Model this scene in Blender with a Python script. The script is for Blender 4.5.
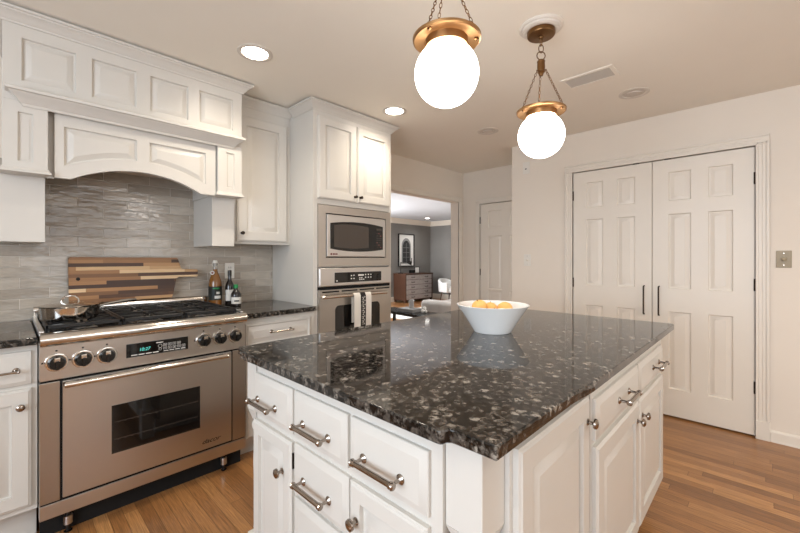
import bpy, bmesh, math, random
from mathutils import Vector, Matrix
random.seed(7)
PI = math.pi
SC = bpy.context.scene
COL = SC.collection
for o in list(bpy.data.objects):
    bpy.data.objects.remove(o)

# ------------------------------------------------------------------ camera, world, lights, exposure
cam_d = bpy.data.cameras.new('camera')
cam_d.lens = 36 * 379 / 800
cam_d.sensor_width = 36
cam_d.sensor_fit = 'HORIZONTAL'
cam_d.shift_y = -8.5 / 800
cam_d.clip_start = 0.02
cam = bpy.data.objects.new('camera', cam_d)
cam.location = (0, 0, 1.26)
cam.rotation_euler = (PI / 2, 0, -math.atan2(0.71981, 0.69417))
COL.objects.link(cam)
SC.camera = cam

w = bpy.data.worlds.new('world')
SC.world = w
w.use_nodes = True
w.node_tree.nodes['Background'].inputs[0].default_value = (0.75, 0.86, 1.0, 1)
w.node_tree.nodes['Background'].inputs[1].default_value = 1.2

SC.view_settings.view_transform = 'Standard'
SC.view_settings.look = 'None'
SC.view_settings.gamma = 1
SC.view_settings.use_curve_mapping = False
SC.view_settings.exposure = 0.78


def area(name, loc, direction, sx, sy, power, color):
    d = bpy.data.lights.new(name, 'AREA')
    d.shape = 'RECTANGLE'
    d.size = sx
    d.size_y = sy
    d.energy = power
    d.color = color
    o = bpy.data.objects.new(name, d)
    o.location = loc
    o.rotation_euler = Vector(direction).to_track_quat('-Z', 'Y').to_euler()
    COL.objects.link(o)
    return o


WARM = (1.0, 0.90, 0.75)
GLOBE_STRENGTH = 7.0
DOWN_W = 20
# daylight through the left window; added fill lamps at the front and far room
area('window_daylight', (-2.04, 0.2, 1.5), (1, 0, -0.05), 2.2, 1.3, 50, (0.78, 0.885, 1.0))
area('front_window_fill', (1.2, -2.24, 1.5), (0, 1, -0.05), 1.8, 1.3, 8, (1.0, 0.93, 0.84))  # warm fill lamp added for the fronts facing -Y
area('far_room_fill', (5.0, 7.55, 1.7), (0.35, -1, -0.1), 2.0, 1.4, 190, (0.96, 0.98, 1.0))  # lamp added to brighten the far room; no window stands here


# ------------------------------------------------------------------ materials
def lin(c):
    return tuple(((v / 255) / 12.92 if v / 255 <= 0.04045 else ((v / 255 + 0.055) / 1.055) ** 2.4) for v in c)


def new_mat(name):
    m = bpy.data.materials.new(name)
    m.use_nodes = True
    nt = m.node_tree
    b = nt.nodes['Principled BSDF']
    return m, nt, b


def mat(name, rgb, rough=0.5, metal=0.0, bump=0.0, scale=60, var=0.0, coat=0.0, spec=0.5, alpha=None, trans=0.0, ior=1.45):
    """procedural paint / metal / plastic: base colour with a soft noise variation and a fine bump"""
    m, nt, b = new_mat(name)
    c = lin(rgb)
    b.inputs['Roughness'].default_value = rough
    b.inputs['Metallic'].default_value = metal
    b.inputs['Specular IOR Level'].default_value = spec
    b.inputs['Coat Weight'].default_value = coat
    b.inputs['Transmission Weight'].default_value = trans
    b.inputs['IOR'].default_value = ior
    tc = nt.nodes.new('ShaderNodeTexCoord')
    nz = nt.nodes.new('ShaderNodeTexNoise')
    nz.inputs['Scale'].default_value = scale
    nz.inputs['Detail'].default_value = 3
    nt.links.new(tc.outputs['Object'], nz.inputs['Vector'])
    mx = nt.nodes.new('ShaderNodeMix')
    mx.data_type = 'RGBA'
    mx.inputs[6].default_value = tuple(v * (1 - var) for v in c) + (1,)
    mx.inputs[7].default_value = tuple(min(1, v * (1 + var)) for v in c) + (1,)
    nt.links.new(nz.outputs['Fac'], mx.inputs[0])
    nt.links.new(mx.outputs[2], b.inputs['Base Color'])
    if bump:
        bp = nt.nodes.new('ShaderNodeBump')
        bp.inputs['Strength'].default_value = bump
        bp.inputs['Distance'].default_value = 0.002
        nt.links.new(nz.outputs['Fac'], bp.inputs['Height'])
        nt.links.new(bp.outputs[0], b.inputs['Normal'])
    return m


def emit(name, rgb, strength):
    m, nt, b = new_mat(name)
    b.inputs['Base Color'].default_value = lin(rgb) + (1,)
    b.inputs['Emission Color'].default_value = lin(rgb) + (1,)
    b.inputs['Emission Strength'].default_value = strength
    return m


def steel_mat(name, rgb, rough=0.3, axis=0, streak=90):
    """brushed steel: noise stretched along one axis drives roughness and a slight bump"""
    m, nt, b = new_mat(name)
    b.inputs['Base Color'].default_value = lin(rgb) + (1,)
    b.inputs['Metallic'].default_value = 1.0
    b.inputs['Anisotropic'].default_value = 0.75
    tg = nt.nodes.new('ShaderNodeTangent')
    tg.direction_type = 'RADIAL'
    tg.axis = 'Z'
    nt.links.new(tg.outputs[0], b.inputs['Tangent'])
    tc = nt.nodes.new('ShaderNodeTexCoord')
    mp = nt.nodes.new('ShaderNodeMapping')
    s = [streak * 6] * 3
    s[axis] = 3
    mp.inputs['Scale'].default_value = s
    nz = nt.nodes.new('ShaderNodeTexNoise')
    nz.inputs['Scale'].default_value = 1
    nz.inputs['Detail'].default_value = 2
    nt.links.new(tc.outputs['Object'], mp.inputs[0])
    nt.links.new(mp.outputs[0], nz.inputs['Vector'])
    mr = nt.nodes.new('ShaderNodeMapRange')
    mr.inputs[3].default_value = rough * 0.88
    mr.inputs[4].default_value = rough * 1.12
    nt.links.new(nz.outputs['Fac'], mr.inputs[0])
    nt.links.new(mr.outputs[0], b.inputs['Roughness'])
    bp = nt.nodes.new('ShaderNodeBump')
    bp.inputs['Strength'].default_value = 0.02
    bp.inputs['Distance'].default_value = 0.001
    nt.links.new(nz.outputs['Fac'], bp.inputs['Height'])
    nt.links.new(bp.outputs[0], b.inputs['Normal'])
    return m


def math_node(nt, op, a, b=None, c=None):
    n = nt.nodes.new('ShaderNodeMath')
    n.operation = op
    for i, x in enumerate((a, b, c)):
        if x is None:
            continue
        if isinstance(x, (int, float)):
            n.inputs[i].default_value = x
        else:
            nt.links.new(x, n.inputs[i])
    return n.outputs[0]


def ramp(nt, fac, stops, interp='LINEAR'):
    r = nt.nodes.new('ShaderNodeValToRGB')
    r.color_ramp.interpolation = interp
    e = r.color_ramp.elements
    while len(e) < len(stops):
        e.new(0.5)
    for k, (p, c) in enumerate(stops):
        e[k].position = p
        e[k].color = lin(c) + (1,)
    nt.links.new(fac, r.inputs[0])
    return r.outputs[0]


def plank_mat(name, la, wa, width, length, stops, gap=0.0012, rough=0.35, grain=0.35, coat=0.0, gapdark=0.35):
    """boards: strips of a given width along axis la, random lengths, random tone, stretched grain"""
    m, nt, b = new_mat(name)
    tc = nt.nodes.new('ShaderNodeTexCoord')
    sp = nt.nodes.new('ShaderNodeSeparateXYZ')
    nt.links.new(tc.outputs['Object'], sp.inputs[0])
    L, W = sp.outputs[la], sp.outputs[wa]
    wi = math_node(nt, 'DIVIDE', W, width)
    idx = math_node(nt, 'FLOOR', wi)
    wn = nt.nodes.new('ShaderNodeTexWhiteNoise')
    wn.noise_dimensions = '1D'
    nt.links.new(idx, wn.inputs['W'])
    off = math_node(nt, 'MULTIPLY', wn.outputs['Value'], 17.3)
    li = math_node(nt, 'ADD', math_node(nt, 'DIVIDE', L, length), off)
    seg = math_node(nt, 'FLOOR', li)
    cb = nt.nodes.new('ShaderNodeCombineXYZ')
    nt.links.new(idx, cb.inputs[0])
    nt.links.new(seg, cb.inputs[1])
    wn2 = nt.nodes.new('ShaderNodeTexWhiteNoise')
    wn2.noise_dimensions = '3D'
    nt.links.new(cb.outputs[0], wn2.inputs['Vector'])
    tone = wn2.outputs['Value']
    # grain
    mp = nt.nodes.new('ShaderNodeMapping')
    s = [260.0] * 3
    s[la] = 9.0
    mp.inputs['Scale'].default_value = s
    va = nt.nodes.new('ShaderNodeVectorMath')
    va.operation = 'MULTIPLY_ADD'
    nt.links.new(wn2.outputs['Color'], va.inputs[0])
    va.inputs[1].default_value = (3, 3, 3)
    nt.links.new(tc.outputs['Object'], va.inputs[2])
    nt.links.new(va.outputs[0], mp.inputs[0])
    nz = nt.nodes.new('ShaderNodeTexNoise')
    nz.inputs['Scale'].default_value = 1
    nz.inputs['Detail'].default_value = 4
    nz.inputs['Distortion'].default_value = 0.6
    nt.links.new(mp.outputs[0], nz.inputs['Vector'])
    col = ramp(nt, tone, stops)
    g = math_node(nt, 'MULTIPLY_ADD', nz.outputs['Fac'], grain * 2, 1 - grain)
    # gaps
    fw = math_node(nt, 'FRACT', wi)
    fl = math_node(nt, 'FRACT', li)
    e1 = math_node(nt, 'LESS_THAN', math_node(nt, 'MULTIPLY', math_node(nt, 'MINIMUM', fw, math_node(nt, 'SUBTRACT', 1.0, fw)), width), gap)
    e2 = math_node(nt, 'LESS_THAN', math_node(nt, 'MULTIPLY', math_node(nt, 'MINIMUM', fl, math_node(nt, 'SUBTRACT', 1.0, fl)), length), gap)
    e = math_node(nt, 'MAXIMUM', e1, e2)
    k = math_node(nt, 'MULTIPLY', g, math_node(nt, 'MULTIPLY_ADD', e, gapdark - 1.0, 1.0))
    vm = nt.nodes.new('ShaderNodeVectorMath')
    vm.operation = 'SCALE'
    nt.links.new(col, vm.inputs[0])
    nt.links.new(k, vm.inputs['Scale'])
    nt.links.new(vm.outputs[0], b.inputs['Base Color'])
    b.inputs['Roughness'].default_value = rough
    b.inputs['Coat Weight'].default_value = coat
    bp = nt.nodes.new('ShaderNodeBump')
    bp.inputs['Strength'].default_value = 0.12
    bp.inputs['Distance'].default_value = 0.001
    nt.links.new(nz.outputs['Fac'], bp.inputs['Height'])
    nt.links.new(bp.outputs[0], b.inputs['Normal'])
    return m


def granite_mat():
    m, nt, b = new_mat('granite')
    tc = nt.nodes.new('ShaderNodeTexCoord')

    def noise(scale, detail=3, dist=0.0):
        n = nt.nodes.new('ShaderNodeTexNoise')
        n.inputs['Scale'].default_value = scale
        n.inputs['Detail'].default_value = detail
        n.inputs['Distortion'].default_value = dist
        nt.links.new(tc.outputs['Object'], n.inputs['Vector'])
        return n

    def rng(x, a, b_, c=0.0, d=1.0):
        r = nt.nodes.new('ShaderNodeMapRange')
        r.interpolation_type = 'SMOOTHSTEP'
        for k, v in ((1, a), (2, b_), (3, c), (4, d)):
            r.inputs[k].default_value = v
        nt.links.new(x, r.inputs[0])
        return r.outputs[0]

    n1 = noise(38, 4)
    vm = nt.nodes.new('ShaderNodeVectorMath')
    vm.operation = 'MULTIPLY_ADD'
    nt.links.new(n1.outputs['Color'], vm.inputs[0])
    vm.inputs[1].default_value = (0.030, 0.030, 0.030)
    nt.links.new(tc.outputs['Object'], vm.inputs[2])
    # large pale crystals, 2-4 cm
    vo = nt.nodes.new('ShaderNodeTexVoronoi')
    vo.inputs['Scale'].default_value = 36
    nt.links.new(vm.outputs[0], vo.inputs['Vector'])
    sp = nt.nodes.new('ShaderNodeSeparateColor')
    nt.links.new(vo.outputs['Color'], sp.inputs[0])
    f = math_node(nt, 'MULTIPLY', rng(vo.outputs['Distance'], 0.70, 0.22), rng(sp.outputs[0], 0.10, 0.98))
    f = math_node(nt, 'MULTIPLY', f, rng(noise(150, 3).outputs['Fac'], 0.30, 0.56, 0.15, 1.0))
    # mid-grey clouding and fine flecks
    cl = math_node(nt, 'MULTIPLY', rng(noise(60, 4, 0.4).outputs['Fac'], 0.40, 0.64), 0.46)
    v2 = nt.nodes.new('ShaderNodeTexVoronoi')
    v2.inputs['Scale'].default_value = 110
    nt.links.new(vm.outputs[0], v2.inputs['Vector'])
    s2 = nt.nodes.new('ShaderNodeSeparateColor')
    nt.links.new(v2.outputs['Color'], s2.inputs[0])
    fl = math_node(nt, 'MULTIPLY', rng(s2.outputs[1], 0.5, 1.0), 0.28)
    tot = math_node(nt, 'MAXIMUM', f, math_node(nt, 'ADD', cl, math_node(nt, 'MULTIPLY', fl, 0.8)))
    col = ramp(nt, tot, [(0.0, (8, 8, 8)), (0.2, (27, 25, 23)), (0.5, (76, 70, 64)), (1.0, (154, 147, 137))])
    nt.links.new(col, b.inputs['Base Color'])
    b.inputs['Roughness'].default_value = 0.06
    b.inputs['IOR'].default_value = 1.46
    return m


def tile_mat():
    m, nt, b = new_mat('glazed_tile')
    tc = nt.nodes.new('ShaderNodeTexCoord')
    sp = nt.nodes.new('ShaderNodeSeparateXYZ')
    nt.links.new(tc.outputs['Object'], sp.inputs[0])
    cb = nt.nodes.new('ShaderNodeCombineXYZ')
    nt.links.new(math_node(nt, 'ADD', sp.outputs[0], -0.048 + 2.45), cb.inputs[0])
    nt.links.new(math_node(nt, 'ADD', sp.outputs[2], -0.915 + 0.059 * 4), cb.inputs[1])
    br = nt.nodes.new('ShaderNodeTexBrick')
    br.offset = 0.5
    br.offset_frequency = 2
    br.inputs['Scale'].default_value = 1
    br.inputs['Brick Width'].default_value = 0.245
    br.inputs['Row Height'].default_value = 0.059
    br.inputs['Mortar Size'].default_value = 0.0018
    br.inputs['Mortar Smooth'].default_value = 0.3
    br.inputs['Bias'].default_value = 0.0
    br.inputs['Color1'].default_value = lin((158, 147, 134)) + (1,)
    br.inputs['Color2'].default_value = lin((188, 177, 163)) + (1,)
    br.inputs['Mortar'].default_value = lin((208, 200, 189)) + (1,)
    nt.links.new(cb.outputs[0], br.inputs['Vector'])
    mp = nt.nodes.new('ShaderNodeMapping')
    mp.inputs['Scale'].default_value = (9, 9, 30)
    nt.links.new(tc.outputs['Object'], mp.inputs[0])
    nz = nt.nodes.new('ShaderNodeTexNoise')
    nz.inputs['Scale'].default_value = 1
    nz.inputs['Detail'].default_value = 3
    nz.inputs['Distortion'].default_value = 0.8
    nt.links.new(mp.outputs[0], nz.inputs['Vector'])
    g = math_node(nt, 'MULTIPLY_ADD', nz.outputs['Fac'], 0.5, 0.75)
    vm = nt.nodes.new('ShaderNodeVectorMath')
    vm.operation = 'SCALE'
    nt.links.new(br.outputs['Color'], vm.inputs[0])
    nt.links.new(g, vm.inputs['Scale'])
    nt.links.new(vm.outputs[0], b.inputs['Base Color'])
    rr = math_node(nt, 'MULTIPLY_ADD', br.outputs['Fac'], 0.5, 0.085)
    nt.links.new(rr, b.inputs['Roughness'])
    n3 = nt.nodes.new('ShaderNodeTexNoise')
    n3.inputs['Scale'].default_value = 1
    n3.inputs['Detail'].default_value = 2
    mp3 = nt.nodes.new('ShaderNodeMapping')
    mp3.inputs['Scale'].default_value = (12, 12, 36)
    nt.links.new(tc.outputs['Object'], mp3.inputs[0])
    nt.links.new(mp3.outputs[0], n3.inputs['Vector'])
    h = math_node(nt, 'MULTIPLY_ADD', br.outputs['Fac'], -0.7, n3.outputs['Fac'])
    bp = nt.nodes.new('ShaderNodeBump')
    bp.inputs['Strength'].default_value = 1.0
    bp.inputs['Distance'].default_value = 0.004
    nt.links.new(h, bp.inputs['Height'])
    nt.links.new(bp.outputs[0], b.inputs['Normal'])
    return m


def glow_metal(name, rgb, rough):
    return mat(name, rgb, rough, 1.0, var=0.08, scale=25)


CAB = mat('cabinet_paint', (207, 202, 194), 0.32, var=0.02, scale=8)
WALL = mat('wall_paint', (231, 221, 208), 0.7, var=0.015, scale=6, bump=0.05)
CEIL = mat('ceiling_paint', (240, 234, 223), 0.8, var=0.015, scale=5)
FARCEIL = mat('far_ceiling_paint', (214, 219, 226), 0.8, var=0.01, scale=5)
TRIM = mat('trim_paint', (231, 223, 211), 0.38, var=0.015, scale=8)
GREY = mat('grey_wall_paint', (130, 128, 125), 0.75, var=0.03, scale=6)
GRAN = granite_mat()
TILE = tile_mat()
OAK = plank_mat('oak_boards', 1, 0, 0.057, 1.15,
                [(0.0, (118, 78, 45)), (0.3, (142, 97, 57)), (0.7, (155, 108, 64)), (1.0, (176, 128, 80))], rough=0.30, grain=0.8, coat=0.1, gapdark=0.5)
ACACIA = plank_mat('acacia_strips', 0, 2, 0.0215, 0.37,
                   [(0.0, (58, 32, 18)), (0.25, (96, 62, 36)), (0.5, (132, 90, 54)), (0.7, (168, 122, 78)), (0.80, (206, 168, 122)), (1.0, (222, 188, 146))],
                   gap=0.0002, rough=0.4, grain=0.3, gapdark=0.8)
STEEL = steel_mat('stainless_steel', (206, 202, 198), 0.30, 0)
STEEL_V = steel_mat('stainless_steel_upright', (186, 179, 171), 0.32, 2)
BRIGHT = mat('polished_steel', (214, 208, 200), 0.12, 1.0, var=0.03)
NICKEL = mat('polished_nickel', (158, 147, 137), 0.14, 1.0, var=0.05)
DARKNICK = mat('dark_bronze', (58, 48, 40), 0.35, 0.9, var=0.1)
BLACK = mat('black_enamel', (20, 19, 18), 0.25, var=0.1)
GAP = mat('shadow_gap_black', (10, 9, 8), 0.8, var=0.1)
IRON = mat('cast_iron', (34, 33, 33), 0.42, 0.3, bump=0.2, scale=300, var=0.15)
BGLASS = mat('black_glass', (14, 12, 11), 0.05, var=0.05, coat=0.3)
SCREEN = mat('smoked_window', (70, 62, 56), 0.12, var=0.05)
WHITEMARK = mat('printed_white', (216, 212, 205), 0.5, var=0.02)
REDMARK = mat('printed_red', (112, 60, 54), 0.4, var=0.05)
CERAMIC = mat('white_ceramic', (238, 237, 234), 0.12, var=0.01, coat=0.3)
FRUIT = mat('peach_skin', (240, 186, 108), 0.5, var=0.12, scale=70, bump=0.25)
LEAF = mat('fruit_stem', (110, 88, 50), 0.7, var=0.2)
BRASS = glow_metal('aged_brass', (170, 132, 90), 0.36)
BRASSD = glow_metal('antique_bronze', (120, 88, 56), 0.35)
PLASTER = mat('plaster', (216, 209, 199), 0.55, var=0.02)
GLOBE = emit('lit_opal_glass', (255, 246, 236), GLOBE_STRENGTH)
LENS = emit('lit_lens', (255, 244, 230), 14.0)
LENSF = emit('far_lit_lens', (255, 250, 244), 8.0)
LENSOFF = mat('unlit_lens', (205, 196, 186), 0.5, var=0.02)
VENTG = mat('vent_grille', (206, 198, 188), 0.55, var=0.05, scale=200)
TEAL = emit('clock_digits', (90, 215, 200), 0.3)
AMBER = mat('amber_liquid_glass', (128, 84, 40), 0.08, var=0.15, scale=15, coat=0.4)
CLEAR = mat('bottle_neck_glass', (196, 190, 178), 0.08, var=0.05, trans=0.6)
DARKGL = mat('dark_bottle_glass', (26, 22, 20), 0.07, var=0.1, coat=0.4)
LABELK = mat('black_label', (24, 28, 24), 0.5, var=0.05)
LABELW = mat('white_label', (214, 210, 202), 0.55, var=0.04)
GREENCAP = mat('green_cap', (26, 128, 66), 0.35, var=0.05)
PLATEW = mat('switch_plate_white', (230, 225, 216), 0.4, var=0.01)
PLATEB = mat('switch_plate_beige', (158, 144, 118), 0.4, 0.0, var=0.05)
CLOTH = mat('towel_linen', (226, 219, 208), 0.9, bump=0.4, scale=420, var=0.06)
CLOTHK = mat('towel_band', (34, 30, 28), 0.9, bump=0.4, scale=420, var=0.1)
WALNUT = plank_mat('walnut_veneer', 2, 0, 0.4, 3.0, [(0, (66, 42, 30)), (1, (84, 54, 38))], gap=0.0, grain=0.45, rough=0.4)
SILVERW = mat('weathered_drawer_front', (176, 170, 168), 0.35, var=0.25, scale=14)
SOFA = mat('grey_upholstery', (196, 191, 186), 0.9, bump=0.5, scale=180, var=0.08)
WHITELEATHER = mat('white_upholstery', (240, 240, 238), 0.5, var=0.02)
RUG = mat('pale_rug', (226, 222, 216), 0.95, bump=0.5, scale=200, var=0.08)
PRINT = mat('print_paper', (236, 236, 234), 0.5, var=0.01)
PRINTK = mat('print_ink', (52, 52, 54), 0.6, var=0.5, scale=22)
PRINTM = mat('print_grey', (150, 150, 150), 0.6, var=0.25, scale=30)
GLASSW = mat('window_glass', (240, 245, 250), 0.02, trans=1.0, ior=1.02)
JAR = mat('jar_glass', (205, 205, 205), 0.1, var=0.02, trans=0.5)


# ------------------------------------------------------------------ mesh helpers
def S(y0):
    """a front facing -Y: (across, out, up) -> world"""
    return lambda p: (p[0], y0 - p[1], p[2])


def Wf(x0):
    """a front facing -X, 'across' is -Y"""
    return lambda p: (x0 - p[1], -p[0], p[2])


class M:
    def __init__(self, T=None):
        self.bm = bmesh.new()
        self.T = T
        self.mi = 0

    def v(self, p):
        return self.bm.verts.new(self.T(p) if self.T else p)

    def face(self, vs):
        try:
            f = self.bm.faces.new(vs)
            f.material_index = self.mi
            return f
        except ValueError:
            return None

    def box(self, x0, x1, y0, y1, z0, z1, bev=0.0, seg=2):
        vs = [self.v((x, y, z)) for x in (x0, x1) for y in (y0, y1) for z in (z0, z1)]
        fs = [self.face([vs[i] for i in q]) for q in ((0, 1, 3, 2), (4, 6, 7, 5), (0, 4, 5, 1), (2, 3, 7, 6), (0, 2, 6, 4), (1, 5, 7, 3))]
        if bev:
            es = set()
            for f in fs:
                es.update(f.edges)
            r = bmesh.ops.bevel(self.bm, geom=list(es), offset=bev, segments=seg, affect='EDGES', profile=0.5)
            for f in r['faces']:
                f.material_index = self.mi
        return self

    def loft(self, rings, cap0=True, cap1=True, closed=True):
        R = [[self.v(p) for p in r] for r in rings]
        n = len(R[0])
        for a, b in zip(R[:-1], R[1:]):
            for i in range(n if closed else n - 1):
                j = (i + 1) % n
                self.face([a[i], a[j], b[j], b[i]])
        if cap0:
            self.face(R[0][::-1])
        if cap1:
            self.face(R[-1])
        return R

    def rect_rings(self, u0, u1, v0, v1, prof, cap0=True):
        self.loft([[(u0 + i, d, v0 + i), (u1 - i, d, v0 + i), (u1 - i, d, v1 - i), (u0 + i, d, v1 - i)] for i, d in prof], cap0=cap0)

    def lathe(self, prof, c=(0, 0, 0), ax=(0, 0, 1), n=24, cap=True):
        q = Vector((0, 0, 1)).rotation_difference(Vector(ax))
        c = Vector(c)
        rings = []
        for r, h in prof:
            rings.append([tuple(c + q @ Vector((r * math.cos(2 * PI * k / n), r * math.sin(2 * PI * k / n), h))) for k in range(n)])
        self.loft(rings, cap, cap)
        return self

    def tube(self, pts, r, n=10, rr=None):
        pts = [Vector(p) for p in pts]
        rings = []
        up = Vector((0, 0, 1))
        prev = None
        for i, p in enumerate(pts):
            d = (pts[min(i + 1, len(pts) - 1)] - pts[max(i - 1, 0)]).normalized()
            if prev is None:
                a = d.cross(up) if abs(d.z) < 0.95 else d.cross(Vector((1, 0, 0)))
            else:
                a = prev - d * prev.dot(d)
            a.normalize()
            prev = a
            b = d.cross(a)
            q = rr[i] if rr else r
            rings.append([tuple(p + a * q * math.cos(2 * PI * k / n) + b * q * math.sin(2 * PI * k / n)) for k in range(n)])
        self.loft(rings)
        return self

    def torus(self, c, R, r, axis=(0, 0, 1), n=14, k=6, sx=1.0, sdir=None):
        c = Vector(c)
        ax = Vector(axis).normalized()
        a = Vector(sdir).normalized() if sdir else ax.orthogonal().normalized()
        b = ax.cross(a)
        rings = []
        for i in range(n):
            t = 2 * PI * i / n
            dirv = a * math.cos(t) * sx + b * math.sin(t)
            m = c + dirv * R
            o = dirv.normalized()
            rings.append([tuple(m + o * r * math.cos(2 * PI * j / k) + ax * r * math.sin(2 * PI * j / k)) for j in range(k)])
        R_ = [[self.v(p) for p in g] for g in rings]
        for i in range(n):
            A_, B_ = R_[i], R_[(i + 1) % n]
            for j in range(k):
                self.face([A_[j], A_[(j + 1) % k], B_[(j + 1) % k], B_[j]])
        return self

    def prism(self, poly, z0, z1, bev=0.0):
        """plan polygon (x, y) extruded between two heights, edges eased"""
        if bev:
            cx = sum(p[0] for p in poly) / len(poly)
            cy = sum(p[1] for p in poly) / len(poly)
            ins = inset_poly(poly, bev)
            self.loft([[(x, y, z0) for x, y in ins], [(x, y, z0 + bev) for x, y in poly], [(x, y, z1 - bev) for x, y in poly],
                       [(x, y, z1 - bev * 0.3) for x, y in inset_poly(poly, bev * 0.3)], [(x, y, z1) for x, y in ins]])
        else:
            self.loft([[(x, y, z0) for x, y in poly], [(x, y, z1) for x, y in poly]])
        return self

    def molding(self, path, prof):
        """profile (outward offset, height) swept along a plan path; outward is to the right of travel"""
        n = len(path)
        rings = []
        for i in range(n):
            p = Vector(path[i])
            d0 = (Vector(path[i]) - Vector(path[i - 1])).normalized() if i > 0 else None
            d1 = (Vector(path[i + 1]) - Vector(path[i])).normalized() if i < n - 1 else None
            nn = [Vector((d.y, -d.x)) for d in (d0, d1) if d is not None]
            if len(nn) == 2:
                mdir = (nn[0] + nn[1])
                mdir = mdir / max(0.2, (1 + nn[0].dot(nn[1])))
            else:
                mdir = nn[0]
            rings.append([(p.x + mdir.x * o, p.y + mdir.y * o, z) for o, z in prof])
        self.loft(rings)
        return self

    def grid_front(self, ub, vb, cells, t, prof, back=0.0):
        """slab whose front has a grid of panels; cells = set of (i, j); prof = (inset, depth change) rings"""
        u0, u1, v0, v1 = ub[0], ub[-1], vb[0], vb[-1]
        a = [(u0, back, v0), (u1, back, v0), (u1, back, v1), (u0, back, v1)]
        e = 0.002
        b = [(u0, t - e, v0), (u1, t - e, v0), (u1, t - e, v1), (u0, t - e, v1)]
        c = [(u0 + e, t, v0 + e), (u1 - e, t, v0 + e), (u1 - e, t, v1 - e), (u0 + e, t, v1 - e)]
        self.loft([a, b, c], cap0=True, cap1=False)
        ub = [u0 + e] + list(ub[1:-1]) + [u1 - e]
        vb = [v0 + e] + list(vb[1:-1]) + [v1 - e]
        for i in range(len(ub) - 1):
            for j in range(len(vb) - 1):
                p = (ub[i], ub[i + 1], vb[j], vb[j + 1])
                if (i, j) in cells:
                    self.rect_rings(*p, [(0, t)] + [(q, t + d) for q, d in prof], cap0=False)
                else:
                    self.face([self.v((p[0], t, p[2])), self.v((p[1], t, p[2])), self.v((p[1], t, p[3])), self.v((p[0], t, p[3]))])
        return self

    def text(self, s, size, fn, extr=0.0006, shear=0.0, align='LEFT'):
        cu = bpy.data.curves.new('t', 'FONT')
        cu.body = s
        cu.size = size
        cu.extrude = extr
        cu.shear = shear
        cu.align_x = align
        ob = bpy.data.objects.new('t', cu)
        COL.objects.link(ob)
        dg = bpy.context.evaluated_depsgraph_get()
        me = bpy.data.meshes.new_from_object(ob.evaluated_get(dg))
        vs = [self.v(fn(p.co)) for p in me.vertices]
        for p in me.polygons:
            self.face([vs[i] for i in p.vertices])
        bpy.data.objects.remove(ob)
        bpy.data.curves.remove(cu)
        bpy.data.meshes.remove(me)
        return self


def inset_poly(poly, d):
    n = len(poly)
    ar = sum(poly[i][0] * poly[(i + 1) % n][1] - poly[(i + 1) % n][0] * poly[i][1] for i in range(n))
    sg = 1 if ar > 0 else -1
    out = []
    for i in range(n):
        a, b, c = Vector(poly[i - 1]), Vector(poly[i]), Vector(poly[(i + 1) % n])
        d0, d1 = (b - a).normalized(), (c - b).normalized()
        n0, n1 = Vector((-d0.y, d0.x)) * sg, Vector((-d1.y, d1.x)) * sg
        m = (n0 + n1) / max(0.3, 1 + n0.dot(n1))
        out.append((b.x + m.x * d, b.y + m.y * d))
    return out


def wloc(o):
    p = Vector(o.location)
    q = o.parent
    while q:
        p += Vector(q.location)
        q = q.parent
    return p


def obj(name, m, mats, parent=None, origin=None, angle=32, flat=False):
    """link the collected geometry as ONE mesh object (vertices were given in world space)"""
    bmesh.ops.remove_doubles(m.bm, verts=m.bm.verts, dist=1e-6)
    bmesh.ops.recalc_face_normals(m.bm, faces=m.bm.faces)
    co = [v.co for v in m.bm.verts]
    if origin is None:
        lo = [min(c[i] for c in co) for i in range(3)]
        hi = [max(c[i] for c in co) for i in range(3)]
        origin = ((lo[0] + hi[0]) / 2, (lo[1] + hi[1]) / 2, lo[2])
    origin = Vector(origin)
    bmesh.ops.translate(m.bm, verts=m.bm.verts, vec=-origin)
    me = bpy.data.meshes.new(name)
    m.bm.to_mesh(me)
    m.bm.free()
    for x in (mats if isinstance(mats, (list, tuple)) else [mats]):
        me.materials.append(x)
    if not flat:
        me.shade_smooth()
        me.set_sharp_from_angle(angle=math.radians(angle))
    o = bpy.data.objects.new(name, me)
    COL.objects.link(o)
    if not flat:
        wn = o.modifiers.new('weighted_normal', 'WEIGHTED_NORMAL')
        wn.keep_sharp = True
        wn.weight = 100
    if parent:
        o.parent = parent
        o.location = origin - wloc(parent)
    else:
        o.location = origin
    return o


def tag(o, label, cat, group=None, kind=None):
    o['label'] = label
    o['category'] = cat
    if group:
        o['group'] = group
    if kind:
        o['kind'] = kind
    return o


def thing(name, label, cat, loc, group=None):
    o = bpy.data.objects.new(name, None)
    o.empty_display_size = 0.05
    o.location = loc
    COL.objects.link(o)
    return tag(o, label, cat, group)


def struct(name, m, mats, parent=None):
    o = obj(name, m, mats, parent, origin=(0, 0, 0) if parent is None else None)
    if parent is None:
        o['kind'] = 'structure'
    return o


def bx(T, *a, **k):
    return M(T).box(*a, **k)


# ------------------------------------------------------------------ the room
H = 2.41
YW = 2.97      # range wall
XR = 3.65      # closet wall
struct('floor', M().box(-2.2, 12, -2.4, 8.0, -0.05, 0), OAK)
struct('ceiling', M().box(-2.2, 12, -2.4, YW + 0.06, H, H + 0.06), CEIL)
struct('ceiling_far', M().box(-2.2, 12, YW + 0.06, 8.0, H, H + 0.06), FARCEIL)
OX0, OX1, OZ = 2.60, 4.205, 2.01
m = M()
m.box(-2.2, OX0, YW, YW + 0.12, 0, H)
m.box(OX0, OX1, YW, YW + 0.12, OZ, H)
m.box(OX1, 4.5, YW, YW + 0.12, 0, H)
struct('wall_back', m, WALL)
struct('wall_backsplash', M().box(-0.9, 1.54, YW - 0.008, YW, 0.915, 1.80), TILE)
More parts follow.
